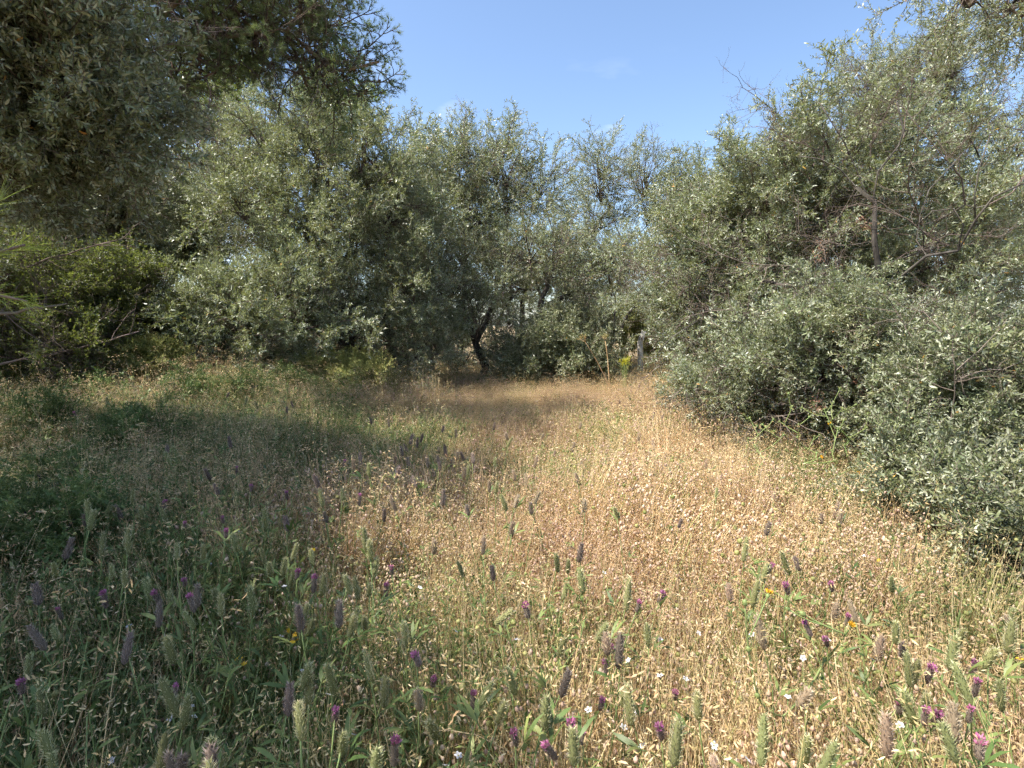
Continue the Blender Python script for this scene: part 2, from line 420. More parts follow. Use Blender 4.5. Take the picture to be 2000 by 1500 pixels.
def bare_bough(seed, L=0.9, mats=None, nside=18):
    rng = np.random.default_rng(seed); mb = MB()
    def rec(p, d, l, r, lvl):
        tw = twig_path(rng, p, d, l, 5, 0.22, -0.02)
        mb.tube(tw, np.linspace(r, r * 0.4, 6), 4 if lvl == 0 else 3, 0, rng.uniform(0.2, 1), cap=False)
        if lvl < 3:
            for _ in range([nside, 5, 3][lvl]):
                q, dd = sample_path(tw, np.array([rng.uniform(0.15, 1)]))
                s = perp(dd[0], rng.normal(size=3)); a = R(rng.uniform(35, 80))
                rec(q[0], dd[0] * math.cos(a) + s * math.sin(a), l * rng.uniform(0.25, 0.5), r * 0.45, lvl + 1)
    rec(np.zeros(3), np.array([0, 0, 1.0]), L, 0.008, 0)
    return mb
def dead_bough(seed):
    rng = np.random.default_rng(seed); mb = MB()
    ax = twig_path(rng, np.zeros(3), np.array([0, 0, 1.0]), 0.5, 5, 0.15)
    mb.tube(ax, np.linspace(0.006, 0.002, 6), 4, 1, 0.6)
    n = 110; p, d = sample_path(ax, rng.uniform(0.2, 1, n)); p = p + rng.normal(0, 0.05, p.shape)
    mb.leaves(p, d * 0.5 + rng.normal(0, 0.5, p.shape) + np.array([0, 0, -0.4]), rng.normal(size=p.shape), rng.uniform(0.03, 0.055, n), 0.009, 0, rng.uniform(0, 1, n), rng)
    return mb.mesh('dead_leaf_spray', [DEADLEAF, TWIG])
def pine_bough(seed, L=1.0, needle=0.085, mats=None, nside=12, ntuft=70, nw=0.0022, cones=2):
    rng = np.random.default_rng(seed); mb = MB()
    axis = twig_path(rng, np.zeros(3), np.array([0, 0, 1.0]), L, 8, 0.14)
    mb.tube(axis, np.linspace(0.014, 0.004, 9), 5, 1, 0.2)
    ends = [axis[4:]]
    for i in range(nside):
        t = 0.15 + 0.8 * (i + rng.uniform(0, 0.8)) / nside
        p, d = sample_path(axis, np.array([t])); a = i * 2.4 + rng.uniform(-0.4, 0.4); tilt = R(rng.uniform(40, 75))
        q = perp(d[0], np.array([math.cos(a), math.sin(a), 0.1]))
        l = rng.uniform(0.25, 0.55) * (1.15 - 0.6 * t) * L
        tw = twig_path(rng, p[0], d[0] * math.cos(tilt) + q * math.sin(tilt), l, 5, 0.18, 0.03)
        mb.tube(tw, np.linspace(0.007, 0.003, 6), 4, 1, rng.uniform(0, 0.6), cap=False)
        ends.append(tw[2:])
        for _ in range(3):
            p2, d2 = sample_path(tw, np.array([rng.uniform(0.3, 0.95)]))
            tw2 = twig_path(rng, p2[0], d2[0] * 0.6 + perp(d2[0], rng.normal(size=3)) * 0.7, l * rng.uniform(0.25, 0.5), 3, 0.15, 0.05)
            mb.tube(tw2, np.linspace(0.004, 0.002, 4), 3, 1, rng.uniform(0, 0.6), cap=False)
            ends.append(tw2[1:])
    for e in ends:
        p, d = sample_path(e, rng.uniform(0.25, 1.0, ntuft) ** 0.7)
        s = perp(d, rng.normal(size=d.shape)); a = np.radians(rng.uniform(15, 60, ntuft))[:, None]
        tb = rng.uniform(0, 0.7)
        mb.needles(p, d * np.cos(a) + s * np.sin(a), needle * rng.uniform(0.6, 1.15, ntuft), nw, 0, np.clip(tb + rng.uniform(0, 0.3, ntuft), 0, 1), rng)
    for _ in range(cones):
        p, d = sample_path(axis, np.array([rng.uniform(0.3, 0.8)]))
        mb.blob(p[0] + perp(d[0], rng.normal(size=3)) * 0.03, perp(d[0], rng.normal(size=3)) + np.array([0, 0, -0.5]), 0.075, 0.022, 7, mat=2, tint=rng.random())
    return mb
def cluster(seed, boughs, mats, n=13, rad=0.55, size=1.0, name='leafy_limb', up=0.35, bare=None, flat=1.0, r0=0.016):
    """a limb's worth of boughs growing from one stub; its middle is the origin"""
    rng = np.random.default_rng(seed); mb = MB()
    for i in range(n):
        z = 1 - 2 * (i + 0.5) / n; a = i * 2.39996 + rng.uniform(-0.4, 0.4)
        u = np.array([math.sqrt(max(0, 1 - z * z)) * math.cos(a), math.sqrt(max(0, 1 - z * z)) * math.sin(a), z * flat])
        d = nrm(u + np.array([0, 0, up]) + rng.normal(0, 0.25, 3))
        p = u * rad * rng.uniform(0.05, 0.75)
        st = np.array([0, 0, -rad * 0.6])
        tw = np.array([st, st * 0.5 + p * 0.35 + rng.normal(0, 0.03, 3), p])
        mb.tube(tw, np.array([r0, r0 * 0.7, r0 * 0.45]), 4, 1, rng.uniform(0, 0.7), cap=False)
        mb.take(boughs[rng.integers(len(boughs))], frame(d, rng.uniform(0, 6.28)), size * rng.uniform(0.75, 1.2), p)
    if bare:
        for i in range(max(2, n // 3)):
            d = nrm(rng.normal(size=3) + np.array([0, 0, -0.5]))
            k = bare[rng.integers(len(bare))]; mb2 = MB(); mb2.take(k); mb2.m = [np.ones_like(m) for m in mb2.m]
            mb.take(mb2, frame(d, rng.uniform(0, 6.28)), size * rng.uniform(0.6, 0.9), d * rad * 0.15)
    return mb.mesh(name, mats)

_ob = [olive_bough(100 + i, 0.80, 17, 0.054, 1.05) for i in range(6)]
_od = [olive_bough(200 + i, 0.75, 17, 0.056, 1.1, width=0.26) for i in range(5)]
_os = [olive_bough(300 + i, 0.95, 14, 0.054, 1.0, None, 0.5) for i in range(3)]
_op = [olive_bough(330 + i, 0.85, 11, 0.052, 0.8) for i in range(4)]
_bb = [bare_bough(400 + i, 0.8, None, 10) for i in range(3)]
_pb = [pine_bough(500 + i, 0.8, 0.085, None, 10, 60, 0.0024, 1) for i in range(4)]
_py = [pine_bough(520 + i, 0.8, 0.085, None, 9, 50, 0.004, 0) for i in range(3)]
_sb = [olive_bough(600 + i, 0.55, 16, 0.032, 1.1, width=0.5) for i in range(4)]
OT, DT = [OLIVE, TWIG], [OLIVE_DARK, TWIG]
CL = [cluster(1000 + i, _ob, OT, 11, 0.66, bare=_bb) for i in range(6)]
CL_SPARSE = [cluster(1020 + i, _op, OT, 10, 0.6, bare=_bb) for i in range(4)]
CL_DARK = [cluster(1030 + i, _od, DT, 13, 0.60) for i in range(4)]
CL_DROOP = [cluster(1040 + i, _op, OT, 9, 0.5, up=-0.6) for i in range(3)]
CL_SMALL = [cluster(1050 + i, _od, DT, 6, 0.36, 0.72, bare=_bb[:1]) for i in range(5)]
CL_SMALLO = [cluster(1060 + i, _ob, OT, 6, 0.34, 0.75, bare=_bb[:1]) for i in range(3)]
CL_PINE = [cluster(1070 + i, _pb, [PINE, TWIG, CONE], 8, 0.55, name='needle_limb', up=0.2, bare=_bb) for i in range(4)]
CL_PINEY = [cluster(1080 + i, _py, [PINE_YOUNG, TWIG, CONE], 9, 0.6, name='needle_limb', up=0.5) for i in range(2)]
CL_SHRUB = [cluster(1090 + i, _sb, [SHRUB, TWIG], 11, 0.42, bare=_bb[:1]) for i in range(4)]
CL_WEED = [cluster(1110 + i, _sb, [GREEN, STEMG], 7, 0.22, 0.6, r0=0.005) for i in range(3)]
CL_LIME = [cluster(1100 + i, _sb, [LIME, STEMG], 7, 0.2, 0.55, r0=0.006) for i in range(2)]
SHOOT = [m.mesh('leafy_shoot', OT) for m in _os + _ob[:3]]
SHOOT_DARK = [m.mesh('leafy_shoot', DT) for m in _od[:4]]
SHOOT_SPARSE = [m.mesh('leafy_shoot', OT) for m in _op]
PSHOOT = [m.mesh('needle_shoot', [PINE, TWIG, CONE]) for m in _pb]
SSHOOT = [m.mesh('leafy_shoot', [SHRUB, TWIG]) for m in _sb]
WSHOOT = [m.mesh('leafy_shoot', [GREEN, STEMG]) for m in _sb[:2]]
LSHOOT = [m.mesh('leafy_shoot', [LIME, STEMG]) for m in _sb[:2]]
YSHOOT = [m.mesh('needle_shoot', [PINE_YOUNG, TWIG, CONE]) for m in _py]
BARE = [m.mesh('bare_twigs', [TWIG]) for m in [bare_bough(410 + i, 1.1, None, 14) for i in range(4)]]
PBARE = BARE
DEADB = [dead_bough(430 + i) for i in range(2)]

# ------------------------------------------------------------------ trees
class Skeleton:
    def __init__(self):
        self.P, self.par, self.main = [], [], []
    def polyline(self, pts, parent=-1, step=0.22, rng=None, wob=0.02):
        pts = [np.asarray(p, float) for p in pts]
        prev = parent
        first = 0
        if parent < 0:
            self.P.append(pts[0]); self.par.append(-1); self.main.append(True); prev = 0
        for a, b in zip(pts[:-1], pts[1:]):
            n = max(1, int(np.linalg.norm(b - a) / step))
            for k in range(1, n + 1):
                q = a + (b - a) * k / n + (rng.normal(0, wob, 3) if k < n else 0)
                self.P.append(q); self.par.append(prev); self.main.append(True); prev = len(self.P) - 1
        return prev
    def nearest(self, p):
        return int(np.argmin(np.linalg.norm(np.array(self.P) - p, axis=1)))
    def reach(self, p, rng, penalty):
        A = np.array(self.P)
        d = np.linalg.norm(A - p, axis=1) + penalty * np.maximum(0, A[:, 2] - p[2] + 0.1)
        i = int(np.argmin(d)); a = A[i]; L = np.linalg.norm(p - a)
        if L < 0.12: return i
        tan = nrm(a - A[self.par[i]]) if self.par[i] >= 0 else np.array([0, 0, 1.0])
        c1 = a + nrm(tan * 0.6 + nrm(p - a)) * L * 0.35
        c2 = p - nrm(nrm(p - a) + np.array([0, 0, 0.35])) * L * 0.3
        n = max(2, int(L / 0.16)); prev = i
        for k in range(1, n + 1):
            t = k / n
            q = a * (1 - t) ** 3 + 3 * c1 * t * (1 - t) ** 2 + 3 * c2 * t * t * (1 - t) + p * t ** 3
            if k < n: q = q + rng.normal(0, 0.022, 3)
            self.P.append(q); self.par.append(prev); self.main.append(False); prev = len(self.P) - 1
        return prev

def build_wood(sk, root, r_base, bark, tip=0.006, sides=7):
    P = np.array(sk.P); par = np.array(sk.par); n = len(P)
    kids = [[] for _ in range(n)]
    for i, p in enumerate(par):
        if p >= 0: kids[p].append(i)
    r = np.zeros(n); ex = 2.3
    for i in range(n - 1, -1, -1):
        s = sum(r[k] ** ex for k in kids[i])
        r[i] = max(tip, s ** (1 / ex)) if kids[i] else tip
    k = r_base / r[0]
    if k != 1:
        w = np.clip((r - tip) / max(1e-6, r[0] - tip), 0, 1)
        r = r * (1 + (k - 1) * w ** 0.6)
    pl = np.zeros(n)
    for i in range(1, n): pl[i] = pl[par[i]] + np.linalg.norm(P[i] - P[par[i]])
    r = np.minimum(r, r_base * np.maximum(0.12, 1 - 0.20 * pl))      # limbs taper along their way out
    r = np.maximum(r, 0.004)
    limb = np.full(n, -1); chains = {}
    # follow the thickest child from each start
    stack = [(0, -1)]
    while stack:
        s, lid = stack.pop()
        ch = [par[s]] if par[s] >= 0 else []
        c = s
        while True:
            ch.append(c); limb[c] = lid
            if not kids[c]: break
            ks = sorted(kids[c], key=lambda q: (-(sk.main[q] and lid == -1), -r[q]))
            for q in ks[1:]:
                stack.append((q, q if lid == -1 and not (sk.main[q]) else (q if lid == -1 else lid)))
            nx_ = ks[0]
            c = nx_
        if len(ch) > 1:
            rr = r[ch].copy()
            if par[s] >= 0: rr[0] = min(rr[0], rr[1] * 1.15)
            if s == 0:   # flare of the trunk foot
                hgt = P[ch][:, 2] - P[0][2]; rr = rr * (1 + 0.55 * np.exp(-np.maximum(hgt, 0) / 0.18))
            for a_ in range(1, len(rr) - 1): rr[a_ + 1] = max(rr[a_ + 1], rr[a_] * 0.87)   # no sudden steps
            chains.setdefault(lid, []).append((P[ch], rr))
    loc = P[0]
    def mk(cl, name, parent):
        mb = MB()
        for pts, rr in cl:
            mb.tube(pts - loc, rr, sides if rr[0] > 0.03 else (5 if rr[0] > 0.012 else 4), 0)
        return link(name, mb.mesh(name, bark, True), parent)
    trunk = mk(chains.get(-1, []), 'trunk', root)
    for lid, cl in chains.items():
        if lid != -1: mk(cl, 'limb', trunk)
    return trunk

def tree(name, label, cat, base, trunks, blobs, limbs, seed, r_base=0.11, bark=None, size=1.0, bare=None, bare_share=0.1,
         group=None, shell=0.45, up=0.45, penalty=0.6, zmin=0.25, extra=None, shoots=None, per=6.0, edge=0.22, ssize=0.9):
    """trunks: polylines (first starts at base; others fork from the nearest point). blobs: (px, py, depth, rx px, ry px, rdepth m, count);
    count / per limbs full of leaves fill a blob, count * edge single shoots stick out of its upper side"""
    rng = np.random.default_rng(seed)
    shoots = shoots or SHOOT
    base = np.array([base[0], base[1], float(gz(base[0], base[1])) - 0.05])
    root = link(name, None, None, base); root.empty_display_size = 0.3
    tag(root, label, cat, group)
    sk = Skeleton()
    sk.polyline([base] + [np.asarray(p, float) for p in trunks[0]], -1, rng=rng)
    for t in trunks[1:]:
        sk.polyline([sk.P[sk.nearest(t[0])]] + [np.asarray(p, float) for p in t], sk.nearest(t[0]), rng=rng)
    pts = []
    for bl in blobs:
        if bl[0] == 'w':                          # ('w', x, y, z, rx, ry, rz, count) in metres
            c = np.array(bl[1:4], float); ax = np.array(bl[4:7], float); n = bl[7]
        else:
            px, py, d, rx, ry, rd, n = bl
            c = at(px, py, d); ax = np.array([rx * d / FPX, rd, ry * d / FPX])
        nl = max(1, int(round(n / per)))
        inner = np.maximum(ax - size * (0.62 if per > 4 else 0.42), ax * 0.3)
        cand = []
        for k in range(nl):                       # spread the limbs: keep the candidate farthest from those placed
            best, bd = None, -1
            for _ in range(12):
                u = nrm(rng.normal(size=3)) * rng.uniform(0, 1) ** 0.33
                q = c + u * inner
                dd = min([np.linalg.norm((q - o[0])) for o in cand] + [9])
                if dd > bd: best, bd = (q, c, u, 'limb'), dd
            cand.append(best)
        for k in range(int(n * edge)):
            u = nrm(rng.normal(size=3) + np.array([0, 0, 0.5]))
            cand.append((c + u * ax * rng.uniform(0.8, 1.05), c, u, 'shoot'))
        for q, c_, u, kd in cand:
            if q[2] < zmin: q[2] = zmin + rng.uniform(0, 0.2)
            pts.append((q, c_, u, kd))
    tr0 = np.array(sk.P)
    order = sorted(range(len(pts)), key=lambda i: np.min(np.linalg.norm(tr0 - pts[i][0], axis=1)))
    crown = link('crown', None, root); crown.empty_display_size = 0.2
    for i in order:
        q, c, u, kd = pts[i]
        s = size * rng.uniform(0.85, 1.25)
        j = sk.reach(q, rng, penalty) if kd == 'limb' or rng.random() < 0.5 else sk.nearest(q)
        d = nrm(u * 0.9 + nrm(q - np.array(sk.P[sk.par[j]] if sk.par[j] >= 0 else base)) * 0.4 + np.array([0, 0, up]) + rng.normal(0, 0.3, 3))
        isbare = bare is not None and rng.random() < bare_share * (1.5 if u[2] < 0 else 0.6)
        if isbare:
            link('bare_twigs', bare[rng.integers(len(bare))], crown, q - d * 0.3 * s - base, frame(d, rng.uniform(0, 6.28)), s)
        elif kd == 'limb':
            dz = nrm(d * 0.5 + np.array([0, 0, 0.8]))
            me = limbs[rng.integers(len(limbs))]
            link(me.name.split('.')[0], me, crown, q - base, frame(dz, rng.uniform(0, 6.28)), s)
        else:
            me = shoots[rng.integers(len(shoots))]
            link(me.name.split('.')[0], me, crown, q - d * 0.45 * s * ssize - base, frame(d, rng.uniform(0, 6.28)), s * ssize)
    for (me, nm, p, d, s) in (extra or []):
        j = sk.reach(p, rng, penalty)
        link(nm, me, crown, p - base, frame(d, rng.uniform(0, 6.28)), s)
    build_wood(sk, root, r_base, bark or BARK)
    return root

def gp(px, py, d):
    return at(px, py, d)

# --- the broad olive left of the middle
b = at(592, 760, 10.6)
tree('olive_tree', 'broad silver-green olive tree on a thin brown trunk, left of the clearing', 'tree', b,
     [[at(585, 690, 10.6), at(575, 600, 10.7), at(585, 520, 10.8), at(560, 420, 11), at(550, 300, 11.2)],
      [at(580, 640, 10.7), at(660, 560, 10.6), at(700, 430, 10.6), at(720, 340, 10.7)],
      [at(580, 600, 10.7), at(480, 560, 10), at(430, 480, 10)]],
     [(545, 285, 11.2, 150, 110, 1.6, 34), (670, 330, 10.8, 130, 120, 1.5, 38), (755, 380, 10.8, 90, 120, 1.3, 24),
      (430, 330, 11.6, 110, 120, 1.4, 24), (560, 430, 10.2, 170, 110, 1.6, 44), (690, 500, 10.3, 150, 110, 1.5, 38),
      (540, 610, 9.4, 180, 90, 1.2, 46), (410, 640, 8.9, 105, 70, 0.8, 28), (790, 560, 10.6, 100, 100, 1.1, 26),
      (690, 650, 10.0, 140, 75, 1.0, 32), (790, 675, 10.4, 100, 60, 0.8, 20), (470, 675, 9.2, 90, 50, 0.6, 18)],
     CL, 1, 0.13, size=1.0, bare=BARE, bare_share=0.10)

# --- the middle olive with the dark leaning trunk
b = at(958, 765, 12.2)
tree('olive_tree', 'olive tree in the middle with a dark trunk leaning left', 'tree', b,
     [[at(948, 715, 12.2), at(925, 660, 12.2), at(905, 600, 12.3), at(908, 490, 12.8), at(905, 430, 13), at(910, 380, 13.2)],
      [at(930, 670, 12.2), at(985, 560, 12.8), at(992, 440, 13.2), at(985, 410, 13.3), at(1010, 380, 13.3)],
      [at(906, 520, 12.7), at(862, 450, 13), at(858, 380, 13.2)]],
     [(925, 325, 13.3, 125, 75, 1.4, 48), (845, 385, 13.2, 80, 80, 1.2, 28), (990, 360, 13.4, 80, 85, 1.1, 26), (1060, 370, 13.4, 75, 85, 1.2, 34),
      (870, 560, 11.8, 100, 90, 1.1, 34), (930, 620, 11.8, 75, 70, 0.9, 20), (840, 660, 11.6, 80, 50, 0.8, 20), (930, 420, 13.0, 80, 50, 1.0, 14)],
     CL_SPARSE + CL_DARK[:2], 2, 0.10, size=1.0, bare=BARE, bare_share=0.16)

# --- the olive with the trunk that leans right, and a low dark bush of suckers
b = at(1135, 768, 12.0)
tree('olive_tree', 'low spreading olive behind the middle, with a black trunk slanting up to the right', 'tree', b,
     [[at(1165, 720, 12), at(1195, 670, 12), at(1228, 610, 12.1), at(1275, 575, 12), at(1320, 540, 12)],
      [at(1150, 740, 12), at(1120, 660, 12.3), at(1055, 600, 12.4), at(1070, 560, 12.4), at(1060, 490, 12.5)],
      [at(1057, 600, 12.4), at(1115, 575, 12.4), at(1200, 520, 12.6)],
      [at(1197, 668, 12), at(1202, 600, 12.2), at(1190, 540, 12.3)]],
     [(1040, 505, 12.3, 120, 70, 1.1, 36), (1150, 510, 12.6, 120, 60, 1.1, 30), (1250, 510, 12.3, 95, 75, 1.0, 26), (985, 570, 12.4, 75, 85, 0.9, 20), (1130, 580, 12.5, 90, 60, 0.9, 18), (1290, 590, 12.2, 70, 60, 0.8, 14)],
     CL_SPARSE, 3, 0.14, size=0.95, bare=BARE, bare_share=0.3)
b = at(1085, 775, 11.8)
tree('olive_bush', 'dense dark olive bush at the foot of the middle trees', 'bush', b,
     [[at(1085, 720, 11.8), at(1080, 670, 11.9)]],
     [(1085, 690, 11.8, 85, 60, 0.8, 60), (1020, 720, 11.7, 50, 45, 0.6, 20), (1130, 640, 12, 40, 40, 0.6, 16), (1140, 730, 11.7, 45, 35, 0.5, 14)],
     CL_DARK, 4, 0.05, size=0.8, per=5, shoots=SHOOT_DARK)

# --- two slim trees behind the gap and a rounded one
b = at(1215, 760, 16.0)
tree('olive_tree', 'slim twin-topped olive standing behind the gap, sky showing under its crown', 'tree', b,
     [[at(1213, 650, 16), at(1210, 560, 16), at(1215, 470, 16), at(1185, 380, 16)], [at(1215, 480, 16), at(1265, 440, 16), at(1262, 350, 16)]],
     [(1178, 350, 16, 58, 75, 1.0, 34), (1165, 430, 16, 60, 45, 0.9, 16), (1262, 345, 16, 46, 65, 0.8, 24), (1270, 410, 16, 40, 45, 0.8, 12)],
     CL_SPARSE, 5, 0.10, size=0.95, bare=BARE, bare_share=0.12)
b = at(1345, 760, 15.0)
tree('olive_tree', 'small rounded olive crown behind the right-hand tree, beside the gap', 'tree', b,
     [[at(1345, 650, 15), at(1350, 540, 15), at(1355, 430, 15)]],
     [(1355, 395, 15, 60, 75, 1.1, 44), (1340, 440, 15, 42, 40, 0.9, 14)],
     CL, 6, 0.10, size=0.95)

# --- the big olive on the right with crooked limbs
b = at(1760, 900, 7.2)
tree('olive_tree', 'big sprawling olive on the right with crooked bare limbs', 'tree', b,
     [[at(1765, 760, 6.9), at(1750, 640, 6.7), at(1735, 560, 5.7), at(1810, 500, 5.4), at(1870, 490, 5.3), at(1882, 440, 5.2), at(1862, 408, 5.2), at(1822, 412, 5.3), at(1790, 440, 5.4)],
      [at(1872, 488, 5.3), at(1905, 430, 5.1), at(1940, 385, 5.0), at(1995, 360, 4.9), at(2060, 350, 4.7)],
      [at(1905, 430, 5.1), at(1912, 330, 5.1), at(1935, 260, 5.1)],
      [at(1748, 640, 6.7), at(1715, 520, 6.3), at(1708, 430, 6.4), at(1708, 395, 6.4), at(1672, 365, 6.4), at(1640, 330, 6.5), at(1600, 310, 6.5), at(1560, 305, 6.6)],
      [at(1705, 392, 6.4), at(1715, 335, 6.3), at(1755, 285, 6.3), at(1765, 255, 6.3), at(1752, 200, 6.3)],
      [at(1690, 375, 6.4), at(1672, 330, 6.4), at(1650, 280, 6.4), at(1625, 240, 6.4), at(1600, 200, 6.5)],
      [at(1745, 660, 6.7), at(1640, 600, 7.1), at(1560, 560, 6.9), at(1440, 540, 7.9), at(1350, 580, 8.2)],
      [at(1640, 600, 7.1), at(1500, 650, 6.7), at(1440, 628, 6.6), at(1365, 625, 6.7), at(1340, 600, 6.7)],
      [at(1365, 625, 6.7), at(1310, 660, 6.7), at(1285, 690, 6.7)],
      [at(1790, 470, 5.6), at(1815, 370, 5.7), at(1880, 300, 5.7)]],
     [(1480, 400, 8.4, 115, 100, 1.3, 36), (1605, 325, 8.0, 125, 100, 1.2, 36), (1560, 430, 8.0, 140, 90, 1.2, 30), (1390, 480, 8.8, 115, 85, 1.1, 28),
      (1735, 345, 8.1, 115, 115, 0.8, 26), (1895, 360, 7.8, 115, 130, 0.8, 26), (1330, 540, 8.8, 85, 80, 0.9, 18), (1470, 580, 8.3, 150, 90, 1.0, 28), (1370, 620, 8.6, 90, 70, 0.8, 20), (1420, 680, 7.8, 90, 60, 0.7, 18),
      (1640, 540, 8.0, 130, 90, 0.8, 24), (1850, 520, 7.7, 150, 120, 0.8, 34)],
     CL, 7, 0.075, size=0.9, bare=BARE, bare_share=0.30, edge=0.35, penalty=0.3,
     extra=[(DEADB[0], 'dead_leaf_spray', at(1668, 425, 6.9), (0.2, -0.5, -0.6), 0.9), (DEADB[1], 'dead_leaf_spray', at(1610, 455, 7.0), (-0.3, -0.4, -0.6), 0.8)]
     + [(BARE[k % 4], 'bare_twigs', at(x, y, d), v, sc) for k, (x, y, d, v, sc) in enumerate([(1850, 480, 6.0, (-0.8, -0.2, 0.3), 1.2), (1800, 440, 6.0, (-0.6, -0.3, 0.6), 1.1), (1885, 400, 5.8, (-0.2, -0.3, 0.9), 1.2), (1930, 400, 5.6, (0.5, -0.2, 0.7), 1.0), (1650, 480, 6.6, (-0.9, -0.3, 0.1), 1.2), (1560, 520, 7.0, (-0.9, -0.3, -0.1), 1.2), (1700, 330, 6.8, (-0.4, -0.2, 0.9), 1.1), (1765, 270, 6.6, (0.1, -0.2, 0.9), 1.0), (1500, 610, 6.8, (-0.9, -0.2, -0.1), 1.1), (1640, 520, 6.5, (-0.7, -0.4, -0.2), 1.1), (1730, 520, 6.2, (0.4, -0.4, 0.5), 1.0), (1610, 320, 7.0, (-0.8, -0.2, 0.4), 0.9)])])

# --- low olive growth in front of it, down to the grass
b = at(1600, 860, 5.9)
tree('olive_bush', 'leafy olive mound right of the clearing, behind the green star-thistle', 'bush', b,
     [[at(1610, 800, 5.9), at(1620, 720, 5.9), at(1630, 640, 5.9)], [at(1605, 800, 5.9), at(1500, 760, 6.1)]],
     [(1640, 665, 5.7, 130, 85, 0.7, 40), (1560, 710, 5.8, 120, 75, 0.7, 28), (1440, 780, 6.2, 110, 75, 0.7, 34), (1660, 770, 5.9, 110, 80, 0.6, 22), (1540, 810, 6.1, 110, 65, 0.6, 22), (1750, 800, 5.4, 80, 80, 0.5, 16)],
     CL_SMALLO + CL_SMALL[:2], 8, 0.07, size=1.0, bare=BARE, bare_share=0.16, zmin=0.2, per=3.8, shoots=SHOOT, ssize=0.62, edge=0.35,
     extra=[(DEADB[0], 'dead_leaf_spray', at(1665, 725, 5.2), (0.2, -0.5, -0.4), 0.6), (DEADB[1], 'dead_leaf_spray', at(1600, 760, 5.3), (-0.4, -0.5, -0.3), 0.6), (BARE[0], 'bare_twigs', at(1490, 700, 5.6), (-0.8, -0.4, -0.1), 0.7), (BARE[1], 'bare_twigs', at(1620, 700, 5.4), (0.3, -0.6, -0.3), 0.6)])
b = at(1960, 1010, 4.3)
tree('olive_bush', 'close blue-green olive bush at the right edge, hanging over the dry grass', 'bush', b,
     [[at(1950, 900, 4.3), at(1930, 760, 4.3), at(1915, 680, 4.3)], [at(1945, 900, 4.3), at(1860, 900, 4.1)]],
     [(1920, 735, 4.4, 115, 100, 0.55, 36), (1870, 790, 4.6, 120, 80, 0.5, 22), (2000, 850, 4.0, 100, 120, 0.5, 24), (1870, 970, 3.9, 130, 110, 0.45, 36), (1960, 1050, 3.5, 120, 100, 0.4, 26), (1800, 1000, 3.8, 90, 80, 0.35, 16), (1990, 1110, 3.1, 110, 80, 0.35, 20), (2070, 760, 4.2, 100, 120, 0.5, 20)],
     CL_SMALL, 9, 0.07, size=0.9, zmin=0.15, per=3.4, shoots=SHOOT_DARK + SHOOT[:2], ssize=0.6, edge=0.4, bare=BARE, bare_share=0.08)

# --- tall brownish olive behind on the right, and the one that hangs in from above
b = at(1800, 800, 10.5)
tree('olive_tree', 'tall thin-leaved olive rising behind the big right-hand tree', 'tree', b,
     [[at(1805, 600, 10.5), at(1800, 400, 10.4), at(1790, 280, 10.4), at(1765, 200, 10.4)], [at(1792, 270, 10.4), at(1845, 215, 10.3), at(1840, 165, 10.3)]],
     [(1690, 165, 10.5, 55, 50, 0.7, 18), (1765, 180, 10.4, 80, 70, 1.0, 30), (1835, 140, 10.3, 75, 60, 1.0, 28), (1850, 210, 10.3, 75, 65, 0.9, 18), (1990, 270, 9.5, 75, 70, 0.8, 18)],
     CL_SPARSE, 10, 0.13, size=0.8, bare=BARE, bare_share=0.16)
b = (5.6, 3.6, 0)
tree('olive_tree', 'overhanging olive branches with drooping leaves in the top right corner', 'tree', b,
     [[(5.5, 3.6, 1.2), (5.2, 3.7, 2.4), (4.6, 3.8, 3.3), (4.2, 3.9, 3.75)], [(5.2, 3.7, 2.5), (5.8, 3.2, 3.6)]],
     [(1880, -25, 4.0, 100, 45, 0.4, 12), (1985, 0, 3.9, 70, 55, 0.5, 14), (2260, -120, 3.8, 150, 110, 0.8, 30)],
     CL_DROOP, 11, 0.10, size=0.55, up=-0.5, shoots=SHOOT_SPARSE, bare=BARE, bare_share=0.1)

# --- the olive close on the left
b = (-5.9, 3.4, 0)
tree('olive_tree', 'close olive with large silvery leaves at the upper left edge', 'tree', b,
     [[(-5.8, 3.4, 0.9), (-5.5, 3.5, 1.8), (-4.8, 3.7, 2.6), (-4.1, 3.9, 3.2)], [(-5.5, 3.5, 1.9), (-6.0, 3.0, 3.0), (-5.8, 2.6, 4.2)], [(-4.8, 3.7, 2.6), (-4.6, 4.3, 3.8)]],
     [(70, 150, 4.2, 110, 75, 0.5, 38), (150, 240, 4.4, 90, 45, 0.4, 18), (30, 260, 4.2, 70, 50, 0.4, 20), (-150, 120, 4.2, 150, 120, 0.9, 50), (-420, -60, 4.0, 260, 180, 1.2, 40), (-180, 330, 4.6, 130, 90, 0.8, 26)],
     CL_DARK, 12, 0.15, size=0.8, shoots=SHOOT_DARK, bare=BARE, bare_share=0.08)

